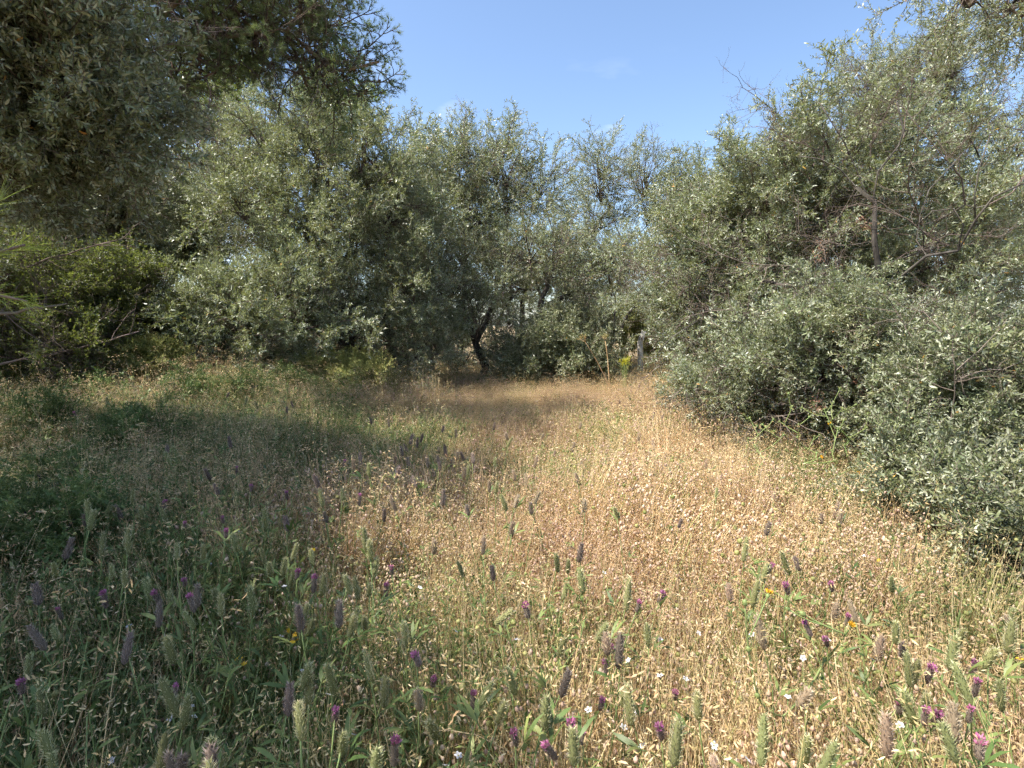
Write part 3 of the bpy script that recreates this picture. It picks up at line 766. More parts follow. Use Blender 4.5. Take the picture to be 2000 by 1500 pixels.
# --- the dark pine whose limbs arch over the left side
b = (-9.2, 8.2, 0)
tree('pine_tree', 'dark pine arching over the upper left with fine dead twigs and cones', 'tree', b,
     [[(-9.2, 8.2, 1.5), (-8.8, 8.0, 3.2), (-8.2, 7.8, 4.6), (-7.4, 7.6, 6.2), (-6.6, 7.4, 8.2)],
      [(-8.3, 7.8, 4.4), at(170, 92, 6.9), at(290, 55, 6.7), at(335, 15, 6.6), at(420, -60, 6.5)],
      [at(290, 55, 6.7), at(420, 75, 6.8), at(560, 60, 7.2), at(650, 140, 7.4), at(740, 120, 7.6)],
      [at(170, 92, 6.9), at(120, 180, 6.4), at(90, 280, 6.0)],
      [at(560, 60, 7.2), at(600, 170, 7.4)]],
     [(600, 30, 7.4, 80, 50, 0.7, 16), (625, 120, 7.4, 80, 60, 0.6, 18), (660, 175, 7.6, 60, 40, 0.5, 8), (520, 70, 7.2, 85, 55, 0.8, 20), (430, 30, 7.0, 110, 60, 0.8, 34), (300, 120, 6.8, 120, 70, 0.8, 24), (250, 20, 6.8, 150, 50, 0.9, 30),
      (420, -150, 6.6, 220, 110, 1.6, 44), (100, 20, 6.4, 120, 60, 0.8, 22), ('w', -9.8, 5.6, 5.6, 2.0, 1.5, 0.8, 44), ('w', -8.9, 4.2, 5.9, 1.7, 1.3, 0.6, 74)],  # the blobs given in metres are unseen crown, added to shade the left undergrowth
     CL_PINE, 13, 0.2, PBARK, size=0.75, shoots=PSHOOT, bare=PBARE, bare_share=0.16, edge=0.5, up=0.1, penalty=0.0,
     extra=[(PSHOOT[0], 'needle_shoot', at(715, 118, 7.6), (0.8, 0, 0.15), 0.55), (PSHOOT[1], 'needle_shoot', at(735, 135, 7.6), (0.6, 0, -0.5), 0.5), (PSHOOT[2], 'needle_shoot', at(720, 190, 7.6), (0.9, 0, 0.1), 0.5),
            (PSHOOT[3], 'needle_shoot', at(665, 40, 7.6), (0.5, 0, 0.8), 0.45)]
           + [(PBARE[k % 3], 'bare_twigs', at(x, y, d), v, s) for k, (x, y, d, v, s) in enumerate([
                (250, 110, 6.6, (0.3, -0.2, -0.8), 0.9), (330, 140, 6.7, (0.5, -0.1, -0.7), 1.0), (400, 150, 6.8, (0.4, 0, -0.8), 0.9), (470, 120, 6.9, (0.7, 0, -0.5), 0.9), (200, 190, 6.3, (0.5, -0.2, -0.6), 1.0),
                (130, 260, 6.0, (0.5, -0.2, -0.6), 1.0), (60, 320, 5.8, (0.4, -0.2, -0.5), 1.0), (180, 330, 6.0, (0.6, 0, -0.4), 0.9), (500, 60, 6.8, (0.8, 0, -0.2), 1.0), (20, 250, 5.8, (0.3, 0, -0.6), 1.0)])])
# a second pine beside the camera shades the left foreground; one low branch pokes in with young needles
def sprig(seed, n, L, droop):
    rng = np.random.default_rng(seed); mb = MB()
    ax = twig_path(rng, np.zeros(3), np.array([0, 0, 1.0]), 0.16, 5, 0.06); mb.tube(ax, np.linspace(0.006, 0.003, 6), 5, 1, 0.6)
    p, d = sample_path(ax, rng.uniform(0.05, 1, n)); s = perp(d, rng.normal(size=d.shape)); a = np.radians(rng.uniform(10, 52, n))[:, None]
    mb.needles(p, d * np.cos(a) + s * np.sin(a) + np.array([0, 0, droop]), L * rng.uniform(0.7, 1.15, n), 0.0016, 0, rng.uniform(0, 1, n), rng)
    return mb.mesh('needle_shoot', [PINE_YOUNG, TWIG])
SPRIG = [sprig(70, 90, 0.095, 0.0), sprig(71, 60, 0.10, 0.0)]
b = (-6.6, 0.2, 0)
tree('pine_tree', 'shady pine beside the left edge with bright young needles', 'tree', b,
     [[(-6.5, 0.4, 1.6), (-6.3, 0.6, 3.2), (-5.8, 0.9, 4.8), (-5.4, 1.2, 6.5)], [(-6.3, 0.6, 3.2), (-4.8, 1.0, 4.0), (-3.6, 1.2, 4.5)], [(-5.9, 0.8, 4.6), (-4.6, 2.6, 5.4)],
      [(-6.5, 0.4, 1.5), (-4.4, 0.9, 1.5), (-2.6, 1.15, 1.55), at(-150, 520, 1.27), at(-70, 515, 1.27)]],
     [('w', -4.3, 0.2, 4.9, 1.4, 1.2, 0.5, 84), ('w', -5.2, 1.8, 5.2, 1.6, 1.3, 0.6, 100), ('w', -6.5, -0.2, 5.0, 1.6, 1.3, 0.6, 50), ('w', -3.2, -1.0, 4.9, 1.0, 0.9, 0.4, 26), ('w', -5.4, 0.4, 6.6, 1.4, 1.2, 0.7, 30), ('w', -5.8, 3.0, 7.3, 1.7, 1.5, 0.6, 140), ('w', -5.3, 3.2, 6.3, 1.3, 1.2, 0.4, 80)],  # unseen canopy shaped to shade the foreground; its highest blobs shade the close olive
     CL_PINE, 14, 0.2, PBARK, size=0.9, shoots=PSHOOT, bare=PBARE, bare_share=0.1, penalty=0.1,
     extra=[(SPRIG[0], 'needle_shoot', at(-85, 520, 1.27), (0.9, 0.0, 0.3), 1.0), (SPRIG[1], 'needle_shoot', at(-80, 560, 1.27), (0.9, 0.1, -0.2), 0.9), (SPRIG[1], 'needle_shoot', at(-95, 470, 1.27), (0.75, 0.0, 0.6), 0.9)])

# --- yellow-green pines in the sun behind the left olive
for i, (px, py, d, lab, bl) in enumerate([
        (430, 760, 15, 'sunlit yellow-green pine showing above the left olive', [(450, 165, 15, 75, 50, 1.4, 30), (400, 240, 15, 90, 60, 1.4, 26)]),
        (650, 760, 15.5, 'bright green pine crown peeping out under the dark pine branch', [(650, 185, 15.5, 55, 30, 1.0, 18), (620, 240, 15.5, 80, 40, 1.2, 18)])]):
    b = at(px, py, d)
    tree('pine_tree', lab, 'tree', b, [[at(px, 500, d), at(px + 10, 300, d), at(px + 15, 190, d)]], bl, CL_PINEY, 20 + i, 0.14, PBARK, size=1.0, shoots=YSHOOT)

# --- dark evergreen undergrowth on the left
def bush(label, px, py, d, blobs, limbs, seed, size, name='evergreen_bush', bare_share=0.1, r=0.04, shoots=None, per=6.0, edge=0.22):
    b = ground_at(px, py) if d is None else np.array([at(px, 600, d)[0], d, 0])
    c = blobs[0]
    return tree(name, label, 'bush', b, [[at(c[0], c[1] + c[4] * 0.5, c[2]), at(c[0], c[1], c[2])]], blobs, limbs, seed, r, size=size, bare=BARE, bare_share=bare_share, zmin=0.15, shoots=shoots, per=per, edge=edge)
bush('black-green evergreen bush filling the dark hollow left of the broad olive', 350, 0, 12.5,
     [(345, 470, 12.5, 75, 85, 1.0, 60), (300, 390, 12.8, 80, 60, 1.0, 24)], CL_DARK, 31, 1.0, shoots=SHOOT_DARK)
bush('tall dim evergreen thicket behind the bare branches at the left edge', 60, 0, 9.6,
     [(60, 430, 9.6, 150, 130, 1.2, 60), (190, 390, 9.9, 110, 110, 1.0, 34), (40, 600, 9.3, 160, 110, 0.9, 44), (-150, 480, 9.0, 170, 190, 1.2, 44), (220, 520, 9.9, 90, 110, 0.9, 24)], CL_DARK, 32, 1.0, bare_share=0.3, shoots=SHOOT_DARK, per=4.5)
bush('light green small-leaved shrub below the dark hollow', 215, 0, 8.4,
     [(225, 560, 8.4, 85, 70, 0.8, 40), (170, 630, 8.2, 100, 70, 0.7, 34), (270, 650, 8.3, 70, 60, 0.6, 22), (200, 690, 7.9, 110, 45, 0.6, 24)], CL_SHRUB, 33, 0.85, bare_share=0.2, shoots=SSHOOT, per=3.2)
bush('dull green shrub tangled with dead branches at the left edge', 50, 0, 7.2,
     [(60, 560, 7.2, 110, 80, 0.7, 34), (30, 650, 7.0, 130, 80, 0.7, 36), (110, 700, 6.9, 100, 50, 0.6, 26), (-90, 640, 6.8, 120, 110, 0.8, 30)], CL_SHRUB, 36, 0.85, bare_share=0.4, shoots=SSHOOT, per=3.2)
bush('yellow-green leafy bush at the left foot of the broad olive', 300, 0, 7.8,
     [(300, 705, 7.8, 60, 36, 0.45, 30), (255, 725, 7.6, 60, 26, 0.4, 14)], CL_LIME, 34, 0.9, 'leafy_weed_bush', 0, 0.012, LSHOOT, 2.8, 0.7)
bush('fresh green leafy bush right of the broad olive trunk', 690, 0, 9.0,
     [(700, 722, 9.0, 80, 26, 0.5, 30), (630, 725, 9.1, 60, 22, 0.4, 16)], CL_LIME, 35, 0.9, 'leafy_weed_bush', 0, 0.012, LSHOOT, 2.8, 0.7)
# trees further back that close the view on the left and low scrub behind the gap
for i, (px, d, lab, bl) in enumerate([
        (150, 19, 'grey-green olive far behind the left thicket', [(150, 430, 19, 150, 130, 2.0, 50)]),
        (420, 18, 'grey-green olive behind the broad olive, nearer the dark hollow', [(420, 420, 18, 130, 120, 2.0, 50)]),
        (760, 17.5, 'olive between the broad tree and the middle tree, set further back', [(780, 440, 17.5, 110, 100, 1.8, 46), (800, 560, 17.5, 90, 90, 1.4, 20)]),
        (1020, 18.5, 'dark olive behind the middle trees, closing the view between their trunks', [(940, 500, 18.5, 100, 100, 1.4, 40), (1080, 530, 18.5, 100, 90, 1.4, 40), (1200, 560, 18.5, 80, 60, 1.2, 20)]),
        (-150, 16, 'olive beyond the left edge thicket', [(-120, 380, 16, 190, 180, 2.0, 50)]),
        (1640, 14, 'olive hidden behind the big right-hand tree, seen between its limbs', [(1600, 450, 14, 150, 120, 1.6, 50), (1480, 560, 14, 90, 70, 1.2, 22)]),
        (1930, 13, 'olive behind the right edge of the big right-hand tree', [(1930, 460, 13, 150, 120, 1.6, 50), (1900, 620, 13, 120, 60, 1.2, 20)])]):
    b = np.array([at(px, 600, d)[0], d, 0])
    tree('olive_tree', lab, 'tree', b, [[at(px, 620, d), at(px + 8, 520, d), at(px, 440, d)]], bl, CL, 40 + i, 0.14, size=1.3)
for i, (px, d, lab, bl) in enumerate([
        (1215, 24, 'pale scrub far behind the gap between the trees', [(1225, 620, 24, 90, 30, 1.2, 26)]),
        (1120, 15.5, 'grey-green scrub right behind the dense dark bush', [(1120, 640, 15.5, 110, 70, 1.0, 30)]),
        (890, 13.8, 'low grey-green scrub left of the middle olive trunk', [(890, 690, 13.8, 90, 45, 0.7, 26)]),
        (1330, 14.5, 'grey-green scrub right behind the fence post', [(1330, 650, 14.5, 80, 70, 0.9, 26)]),
        (520, 16, 'grey-green scrub behind the broad olive trunk', [(520, 610, 16, 150, 60, 1.2, 36)]),
        (740, 17, 'grey-green scrub between the broad olive and the middle olive, far back', [(740, 620, 17, 120, 55, 1.2, 30)]),
        (230, 15, 'dim scrub far behind the small-leaved shrub', [(230, 600, 15, 150, 70, 1.2, 36)]),
        (1700, 16, 'dim scrub far behind the big right-hand olive', [(1680, 620, 16, 170, 50, 1.2, 36)]),
        (980, 20, 'grey scrub far behind the middle olive trunk', [(960, 620, 20, 110, 45, 1.4, 34)]),
        (1420, 19, 'grey scrub far behind the fence post', [(1400, 610, 19, 110, 45, 1.4, 34)])]):
    bush(lab, px, 0, d, bl, CL_SPARSE, 60 + i, 1.0, 'scrub_bush', 0.1)

bush('tall yellowish scrub in the gap left of the fence post', 1225, 0, 15.5,
     [(1225, 650, 15.5, 55, 65, 0.6, 30), (1290, 665, 15.8, 45, 50, 0.5, 16)], CL_LIME, 70, 1.5, 'leafy_weed_bush', 0, 0.015, LSHOOT, 3.0, 0.6)
for i, (px, py, d, w, lab) in enumerate([
        (180, 745, 6.4, 55, 'leafy green weed below the long dead branch on the left'), (60, 800, 5.2, 60, 'leafy green weed at the left edge under the dull shrub'), (350, 770, 7.0, 45, 'leafy green weed in front of the yellow-green bush at the left'),
        (250, 850, 5.0, 45, 'leafy green weed half-way back at the left side'), (90, 930, 3.8, 60, 'dark leafy weed at the left edge half-way to the front'), (470, 790, 7.4, 40, 'leafy green weed below the broad olive'),
        (60, 1120, 2.8, 70, 'dark leafy weed near the left edge in deep shade'), (560, 790, 8.2, 40, 'leafy green weed left of the fresh green bush')]):
    g_ = np.array([at(px, 600, d)[0], d, 0]); r_ = w * d / FPX
    tree('leafy_weed_bush', lab, 'weed', g_, [[g_ + np.array([0, 0, float(gz(g_[0], d)) + 0.25])]],
         [('w', g_[0], d, float(gz(g_[0], d)) + 0.42, max(r_, 0.2), 0.3, 0.22, 16)], CL_WEED, 700 + i, 0.008, size=0.8, zmin=0.2, shoots=WSHOOT, per=4, edge=0.6, bare=None)

# ------------------------------------------------------------------ ground cover (nobody could count it)
def blades(mb, rng, n, rad, h0, h1, w, lean, mat, t0=0.0, t1=1.0, seg=4, curl=0.5):
    a = rng.uniform(0, 6.283, n); r = rad * np.sqrt(rng.uniform(0, 1, n))
    p = np.stack([r * np.cos(a), r * np.sin(a), np.full(n, -0.02)], 1)
    az = rng.uniform(0, 6.283, n); H = rng.uniform(h0, h1, n); ln = lean * rng.uniform(0.2, 1.3, n)
    hd = np.stack([np.cos(az), np.sin(az), np.zeros(n)], 1)
    sd = np.stack([-np.sin(az), np.cos(az), np.zeros(n)], 1)
    rows = []
    for k in range(seg + 1):
        t = k / seg
        c = p + hd * (ln * H * (t * (1 - curl) + t * t * curl))[:, None] + np.array([0, 0, 1.0]) * (H * (t - 0.28 * np.minimum(ln, 1.2) * t * t))[:, None]
        ww = w * (1 - 0.85 * t) * 0.5
        rows.append(np.stack([c - sd * ww, c + sd * ww], 1))
    rows = np.stack(rows, 1)
    mb.strips(rows, mat, rng.uniform(t0, t1, n))
    return rows[:, -1].mean(1), hd, H
def stems(mb, rng, n, rad, h0, h1, w, lean, mat, t0=0, t1=1):
    return blades(mb, rng, n, rad, h0, h1, w, lean, mat, t0, t1, 3, 0.4)
def small_heads(mb, rng, tips, r0, r1, lr, mat, share=1.0, k=5):
    for p in tips:
        if rng.random() > share: continue
        r = rng.uniform(r0, r1); ax = nrm(np.array([rng.normal(0, 0.35), rng.normal(0, 0.35), 1.0]))
        mb.blob(p - ax * r, ax, r * lr, r, k, ((0, .3), (.25, .95), (.65, .9), (1, .15)), mat, rng.random())

def dry_tuft(seed):
    rng = np.random.default_rng(seed); mb = MB()
    blades(mb, rng, 24, 0.06, 0.10, 0.32, 0.0036, 0.7, 0)
    tips, hd, H = stems(mb, rng, 13, 0.06, 0.22, 0.46, 0.0020, 0.38, 0, 0.4, 1)
    for p, h in zip(tips, hd):                      # loose spikelets
        m = 5; q = p + h * rng.uniform(-0.03, 0.02, (m, 1)) + rng.normal(0, 0.006, (m, 3))
        mb.leaves(q, h * 0.6 + rng.normal(0, 0.5, (m, 3)) + np.array([0, 0, -0.2]), rng.normal(size=(m, 3)), rng.uniform(0.008, 0.014, m), 0.0026, 0, rng.uniform(0.3, 1, m), rng)
    return mb
def pink_clump(seed):
    rng = np.random.default_rng(seed); mb = MB()
    tips, hd, H = stems(mb, rng, 20, 0.085, 0.10, 0.30, 0.0020, 0.5, 0, 0, 1)
    small_heads(mb, rng, tips, 0.0030, 0.0055, 2.6, 1)
    q = tips - np.array([0, 0, 1.0]) * rng.uniform(0.02, 0.09, (len(tips), 1)) + rng.normal(0, 0.014, tips.shape)
    small_heads(mb, rng, q, 0.0028, 0.005, 2.2, 1, 0.7)
    m = 40; b = np.stack([rng.normal(0, 0.06, m), rng.normal(0, 0.06, m), rng.uniform(0.01, 0.2, m)], 1)
    mb.leaves(b, rng.normal(0, 1, (m, 3)) * np.array([1, 1, 0.5]), rng.normal(size=(m, 3)), rng.uniform(0.010, 0.022, m), 0.0032, 2, rng.uniform(0, 0.8, m), rng)
    return mb
def green_clump(seed, mats, h=0.30, nl=90, leaf=0.03, w=0.2):
    rng = np.random.default_rng(seed); mb = MB()
    n = 11
    for i in range(n):
        a = rng.uniform(0, 6.28); r = 0.07 * math.sqrt(rng.random())
        p = np.array([r * math.cos(a), r * math.sin(a), -0.02]); d = np.array([rng.normal(0, 0.35), rng.normal(0, 0.35), 1.0])
        tw = twig_path(rng, p, d, h * rng.uniform(0.6, 1.2), 5, 0.16)
        mb.tube(tw, np.linspace(0.0017, 0.0009, 6), 3, 1, rng.random(), cap=False)
        m = nl // n + 3
        q, dd = sample_path(tw, rng.uniform(0.1, 1, m))
        s = perp(dd, rng.normal(size=dd.shape))
        mb.leaves(q, dd * 0.6 + s * 0.9, rng.normal(0, 0.5, q.shape) + np.array([0, 0, 1.0]), leaf * rng.uniform(0.5, 1.2, m), leaf * w, 0, rng.uniform(0, 1, m), rng)
    blades(mb, rng, 8, 0.06, 0.08, 0.26, 0.0030, 0.8, 0)
    return mb
def lime_clump(seed):
    rng = np.random.default_rng(seed); mb = MB()
    blades(mb, rng, 16, 0.06, 0.12, 0.34, 0.0034, 0.7, 0)
    tips, hd, H = stems(mb, rng, 10, 0.06, 0.15, 0.34, 0.0020, 0.5, 1, 0.2, 1)
    small_heads(mb, rng, tips, 0.004, 0.008, 1.8, 0, 0.8)
    return mb
def litter(seed):
    rng = np.random.default_rng(seed); mb = MB()
    n = 60; p = np.stack([rng.normal(0, 0.09, n), rng.normal(0, 0.09, n), rng.uniform(0.0, 0.05, n)], 1)
    d = np.stack([rng.normal(size=n), rng.normal(size=n), rng.normal(0, 0.18, n)], 1)
    mb.leaves(p, d, rng.normal(0, 0.4, (n, 3)) + np.array([0, 0, 1.0]), rng.uniform(0.03, 0.14, n), 0.003, 0, rng.uniform(0, 1, n), rng)
    m = 30; p = np.stack([rng.normal(0, 0.09, m), rng.normal(0, 0.09, m), rng.uniform(0.0, 0.04, m)], 1)
    mb.leaves(p, rng.normal(0, 1, (m, 3)) * np.array([1, 1, 0.3]), rng.normal(size=(m, 3)), rng.uniform(0.015, 0.03, m), 0.006, 1, rng.uniform(0, 1, m), rng)
    return mb

def scatter(name, label, cat, meshes, pts, scl, seed):
    """one object that lays instanced tufts on its points"""
    rng = np.random.default_rng(seed)
    src = bpy.data.collections.new(name + '_sources')
    for i, me in enumerate(meshes):
        o = bpy.data.objects.new('%s_source_%02d' % (name, i), me); src.objects.link(o)
    n = len(pts)
    me = bpy.data.meshes.new(name); me.vertices.add(n); me.vertices.foreach_set('co', pts.astype(np.float32).ravel())
    a = me.attributes.new('idx', 'INT', 'POINT'); a.data.foreach_set('value', rng.integers(0, len(meshes), n).astype(np.int32))
    a = me.attributes.new('rot', 'FLOAT_VECTOR', 'POINT')
    a.data.foreach_set('vector', np.stack([rng.normal(0, 0.12, n), rng.normal(0, 0.12, n), rng.uniform(0, 6.283, n)], 1).astype(np.float32).ravel())
    a = me.attributes.new('scl', 'FLOAT', 'POINT'); a.data.foreach_set('value', scl.astype(np.float32))
    o = link(name, me); tag(o, label, cat, None, 'stuff')
    ng = bpy.data.node_groups.new(name + '_scatter', 'GeometryNodeTree')
    ng.interface.new_socket('Geometry', in_out='INPUT', socket_type='NodeSocketGeometry')
    ng.interface.new_socket('Geometry', in_out='OUTPUT', socket_type='NodeSocketGeometry')
    N, Lk = ng.nodes, ng.links
    gi, go = N.new('NodeGroupInput'), N.new('NodeGroupOutput')
    ip = N.new('GeometryNodeInstanceOnPoints'); ci = N.new('GeometryNodeCollectionInfo')
    ci.inputs['Collection'].default_value = src
    ci.inputs['Separate Children'].default_value = True; ci.inputs['Reset Children'].default_value = True
    ip.inputs['Pick Instance'].default_value = True
    def attr(nm, ty):
        x = N.new('GeometryNodeInputNamedAttribute'); x.data_type = ty; x.inputs['Name'].default_value = nm
        return next(s for s in x.outputs if s.enabled and s.name == 'Attribute')
    Lk.new(gi.outputs[0], ip.inputs['Points']); Lk.new(ci.outputs['Instances'], ip.inputs['Instance'])
    Lk.new(attr('idx', 'INT'), ip.inputs['Instance Index']); Lk.new(attr('rot', 'FLOAT_VECTOR'), ip.inputs['Rotation']); Lk.new(attr('scl', 'FLOAT'), ip.inputs['Scale'])
    Lk.new(ip.outputs[0], go.inputs[0])
    md = o.modifiers.new('scatter', 'NODES'); md.node_group = ng
    return o

def patch(seed, mix, rad=0.72, s0=1.05, s1=1.6):
    """a ragged round patch of many tufts; mix: (tufts, their material slots, count)"""
    rng = np.random.default_rng(seed); mb = MB(); mats = []
    for tufts, mm, n in mix:
        off = len(mats); mats += mm
        for i in range(n):
            r = rad * math.sqrt((i + rng.uniform(0, 1)) / n) * rng.uniform(0.9, 1.15); a = i * 2.39996 + rng.uniform(-0.8, 0.8)
            M = Matrix.Rotation(rng.uniform(0, 6.283), 3, 'Z') @ Matrix.Rotation(rng.normal(0, 0.12), 3, 'X')
            mb.take(tufts[rng.integers(len(tufts))], M, rng.uniform(s0, s1), (r * math.cos(a), r * math.sin(a), 0), matmap=off, tshift=float(rng.normal(0, 0.1)))
    return mb.mesh('patch', mats)
def field_points(step, y0=0.2, y1=17.5):
    out = []
    y = y0; row = 0
    while y < y1:
        w = y * 0.97 + 2.0
        xs = np.arange(-w, w, step) + (row % 2) * step * 0.5
        out.append(np.stack([xs, np.full(len(xs), y)], 1)); y += step * 0.87; row += 1
    return np.concatenate(out)
def green_side(x, y):
    """0 in the dry open middle and right, 1 in the weedy left"""
    edge = -0.15 - 0.16 * y + 0.5 * (vnoise(x, y, 1.3, 5) - 0.5) * 2
    return np.clip((edge - x) / 1.0 + 0.5, 0, 1)
def right_edge(x, y):
    """1 near the bushes on the right"""
    return np.clip((x - (1.7 + 0.18 * y)) / 1.0 + 0.5, 0, 1)
_dt = [dry_tuft(700 + i) for i in range(8)]
_pk = [pink_clump(720 + i) for i in range(8)]
_gr = [green_clump(740 + i, None) for i in range(7)]
_lm = [lime_clump(760 + i) for i in range(6)]
_li = [litter(780 + i) for i in range(4)]
MD, MP, MG, ML, MI = [STRAW], [RUSSET, PINKHEAD, STRAW], [GREEN, STEMG], [LIME, STRAW], [STRAW, RUSSET]
kinds = [
    ('dry_clover_meadow', 'low dry clover with tiny pinkish fluffy heads and straw, covering the sunny clearing', 'clover',
     [patch(800 + i, [(_pk, MP, 68), (_dt, MD, 30 + 7 * i), (_lm, ML, 10), (_li, MI, 16)]) for i in range(3)]),
    ('dry_grass', 'straw-coloured dry grass in tangled tufts', 'grass',
     [patch(810 + i, [(_dt, MD, 62), (_pk, MP, 22), (_lm, ML, 14), (_li, MI, 16)]) for i in range(3)]),
    ('green_weeds', 'leafy green weeds thick in the shade on the left', 'weeds',
     [patch(820 + i, [(_gr, MG, 62), (_dt, MD, 22), (_lm, ML, 8), (_pk, MP, 6), (_li, MI, 14)]) for i in range(4)]),
    ('yellowing_grass', 'yellow-green grass and seedy stalks between the dry plants', 'grass',
     [patch(830 + i, [(_lm, ML, 44), (_gr, MG, 14), (_dt, MD, 24), (_pk, MP, 16), (_li, MI, 12)]) for i in range(3)])]
frng = np.random.default_rng(77)
fp = field_points(0.80); fp = fp + frng.normal(0, 0.11, fp.shape)
fp = fp[np.hypot(fp[:, 0], fp[:, 1]) > 0.75]
fx, fy = fp[:, 0], fp[:, 1]
gs, re_ = green_side(fx, fy), right_edge(fx, fy)
wts = np.stack([1.0 * (1 - gs) * (1 - 0.55 * re_) * (1 - 0.5 * np.clip((fy - 9) / 3, 0, 1)),
                0.45 * (1 - 0.6 * gs) * (0.4 + vnoise(fx, fy, 1.1, 8)) + 0.25 * np.clip((fy - 8) / 3, 0, 1),
                1.7 * gs + 0.25 * re_ + 0.05,
                0.30 + 0.75 * re_ + 0.5 * gs * np.clip((fy - 5) / 3, 0, 1) + 1.2 * np.clip(vnoise(fx, fy, 1.0, 11) - 0.5, 0, 1)], 1)
wts = wts / wts.sum(1, keepdims=True)
pick = (frng.random(len(fp))[:, None] > np.cumsum(wts, 1)).sum(1)
for i, (nm, lab, cat, meshes) in enumerate(kinds):
    p = fp[pick == i]
    q = np.stack([p[:, 0], p[:, 1], gz(p[:, 0], p[:, 1]) - 0.005], 1)
    scatter(nm, lab, cat, meshes, q, (0.72 + 0.55 * np.clip(vnoise(q[:, 0], q[:, 1], 1.9, 21), 0, 1)) * frng.uniform(0.9, 1.12, len(q)), 7000 + i)

_tall = [patch(850 + i, [(_dt, MD, 60), (_lm, ML, 45), (_gr, MG, 40)], 0.8, 1.3, 2.1) for i in range(2)]
tp = np.array([[at(px_ + frng.uniform(-25, 25), 700, 1)[0] * d_, d_] for px_ in range(-40, 1420, 55) for d_ in (frng.uniform(9.2, 10.2), frng.uniform(10.4, 11.6))])
kp = ~((tp[:, 0] > -1.9) & (tp[:, 0] < 3.2))
tp = tp[kp]
tp = np.concatenate([tp, np.array([[at(px_, 700, 1)[0] * d_, d_] for px_ in (1170, 1200, 1230, 1260, 1290, 1320) for d_ in (12.9, 14.5, 16.5)])])
scatter('tall_weeds', 'taller weeds and grass along the feet of the trees', 'weeds', _tall, np.stack([tp[:, 0], tp[:, 1], gz(tp[:, 0], tp[:, 1]) - 0.01], 1), frng.uniform(0.8, 1.1, len(tp)), 7050)
_tallg = [patch(860 + i, [(_gr, MG, 58), (_dt, MD, 22), (_lm, ML, 10)], 0.6, 1.3, 2.2) for i in range(2)]
lp = np.stack([frng.uniform(-7, -0.9, 150), frng.uniform(1.3, 8.5, 150)], 1)
lp = lp[(lp[:, 0] < -0.8 - 0.26 * lp[:, 1]) & (lp[:, 0] > -1.0 * lp[:, 1] - 1.5)]
scatter('tall_green_weeds', 'taller tangled green weeds along the shaded left side', 'weeds', _tallg, np.stack([lp[:, 0], lp[:, 1], gz(lp[:, 0], lp[:, 1]) - 0.01], 1), frng.uniform(0.75, 1.05, len(lp)), 7060)

# ------------------------------------------------------------------ plants one can tell apart
def spike_mesh(seed, mat, florets=0.0, L=0.065, r=0.0072):
    """furry clover spike along +Z, foot at the origin; florets: share of the top covered by petals"""
    rng = np.random.default_rng(seed); mb = MB()
    mb.blob((0, 0, 0), (0, 0, 1), L, r, 9, ((0, .35), (.08, .85), (.3, 1), (.6, .95), (.82, .75), (.95, .4), (1, .08)), 0, 0.15)
    n = 210
    t = np.sort(rng.uniform(0.02, 0.98, n)); a = np.arange(n) * 2.39996 + rng.uniform(-0.3, 0.3, n)
    rad = r * np.interp(t, [0, .08, .3, .6, .82, 1], [.35, .85, 1, .95, .75, .15]) * 0.9
    u = np.stack([np.cos(a), np.sin(a), np.zeros(n)], 1)
    p = u * rad[:, None] + np.array([0, 0, 1.0]) * (t * L)[:, None]
    mb.needles(p, u * 0.75 + np.array([0, 0, 0.8]) + rng.normal(0, 0.15, (n, 3)), rng.uniform(0.006, 0.0115, n), 0.0019, 0, rng.uniform(0.45, 1, n), rng)
    if florets > 0:
        m = 42; t = rng.uniform(1 - florets, 1.0, m); a = rng.uniform(0, 6.283, m)
        u = np.stack([np.cos(a), np.sin(a), np.zeros(m)], 1)
        rad = r * np.interp(t, [0, .08, .3, .6, .82, 1], [.35, .85, 1, .95, .75, .2])
        p = u * rad[:, None] * 0.9 + np.array([0, 0, 1.0]) * (t * L)[:, None]
        mb.leaves(p, u * 0.7 + np.array([0, 0, 0.9]) + rng.normal(0, 0.2, (m, 3)), rng.normal(size=(m, 3)), rng.uniform(0.009, 0.014, m), 0.0036, 1, rng.uniform(0, 1, m), rng)
    return mb.mesh('flower_head', [mat, MAGENTA])
def clover_stem(seed, H):
    rng = np.random.default_rng(seed); mb = MB()
    d = np.array([rng.normal(0, 0.10), rng.normal(0, 0.10), 1.0])
    path = twig_path(rng, np.array([0, 0, -0.03]), d, H + 0.03, 7, 0.07)
    mb.tube(path, np.linspace(0.0019, 0.0012, 8), 4, 0, rng.uniform(0.2, 0.9))
    return mb.mesh('stem', [STEMG]), path
def clover_leaf(seed):
    rng = np.random.default_rng(seed); mb = MB()
    mb.tube(np.array([[0, 0, 0], [0.012, 0, 0.012], [0.026, 0, 0.018]]), 0.0008, 3, 0, 0.5)
    p = np.repeat(np.array([[0.026, 0, 0.018]]), 3, 0)
    d = np.array([[1, 0, 0.35], [0.75, 0.62, 0.3], [0.75, -0.62, 0.3]]) + rng.normal(0, 0.12, (3, 3))
    mb.leaves(p, d, np.array([[0, 0, 1.0]] * 3) + rng.normal(0, 0.2, (3, 3)), rng.uniform(0.03, 0.045, 3), 0.0065, 0, rng.uniform(0.2, 0.9, 3), rng)
    return mb.mesh('leaf', [GREEN])
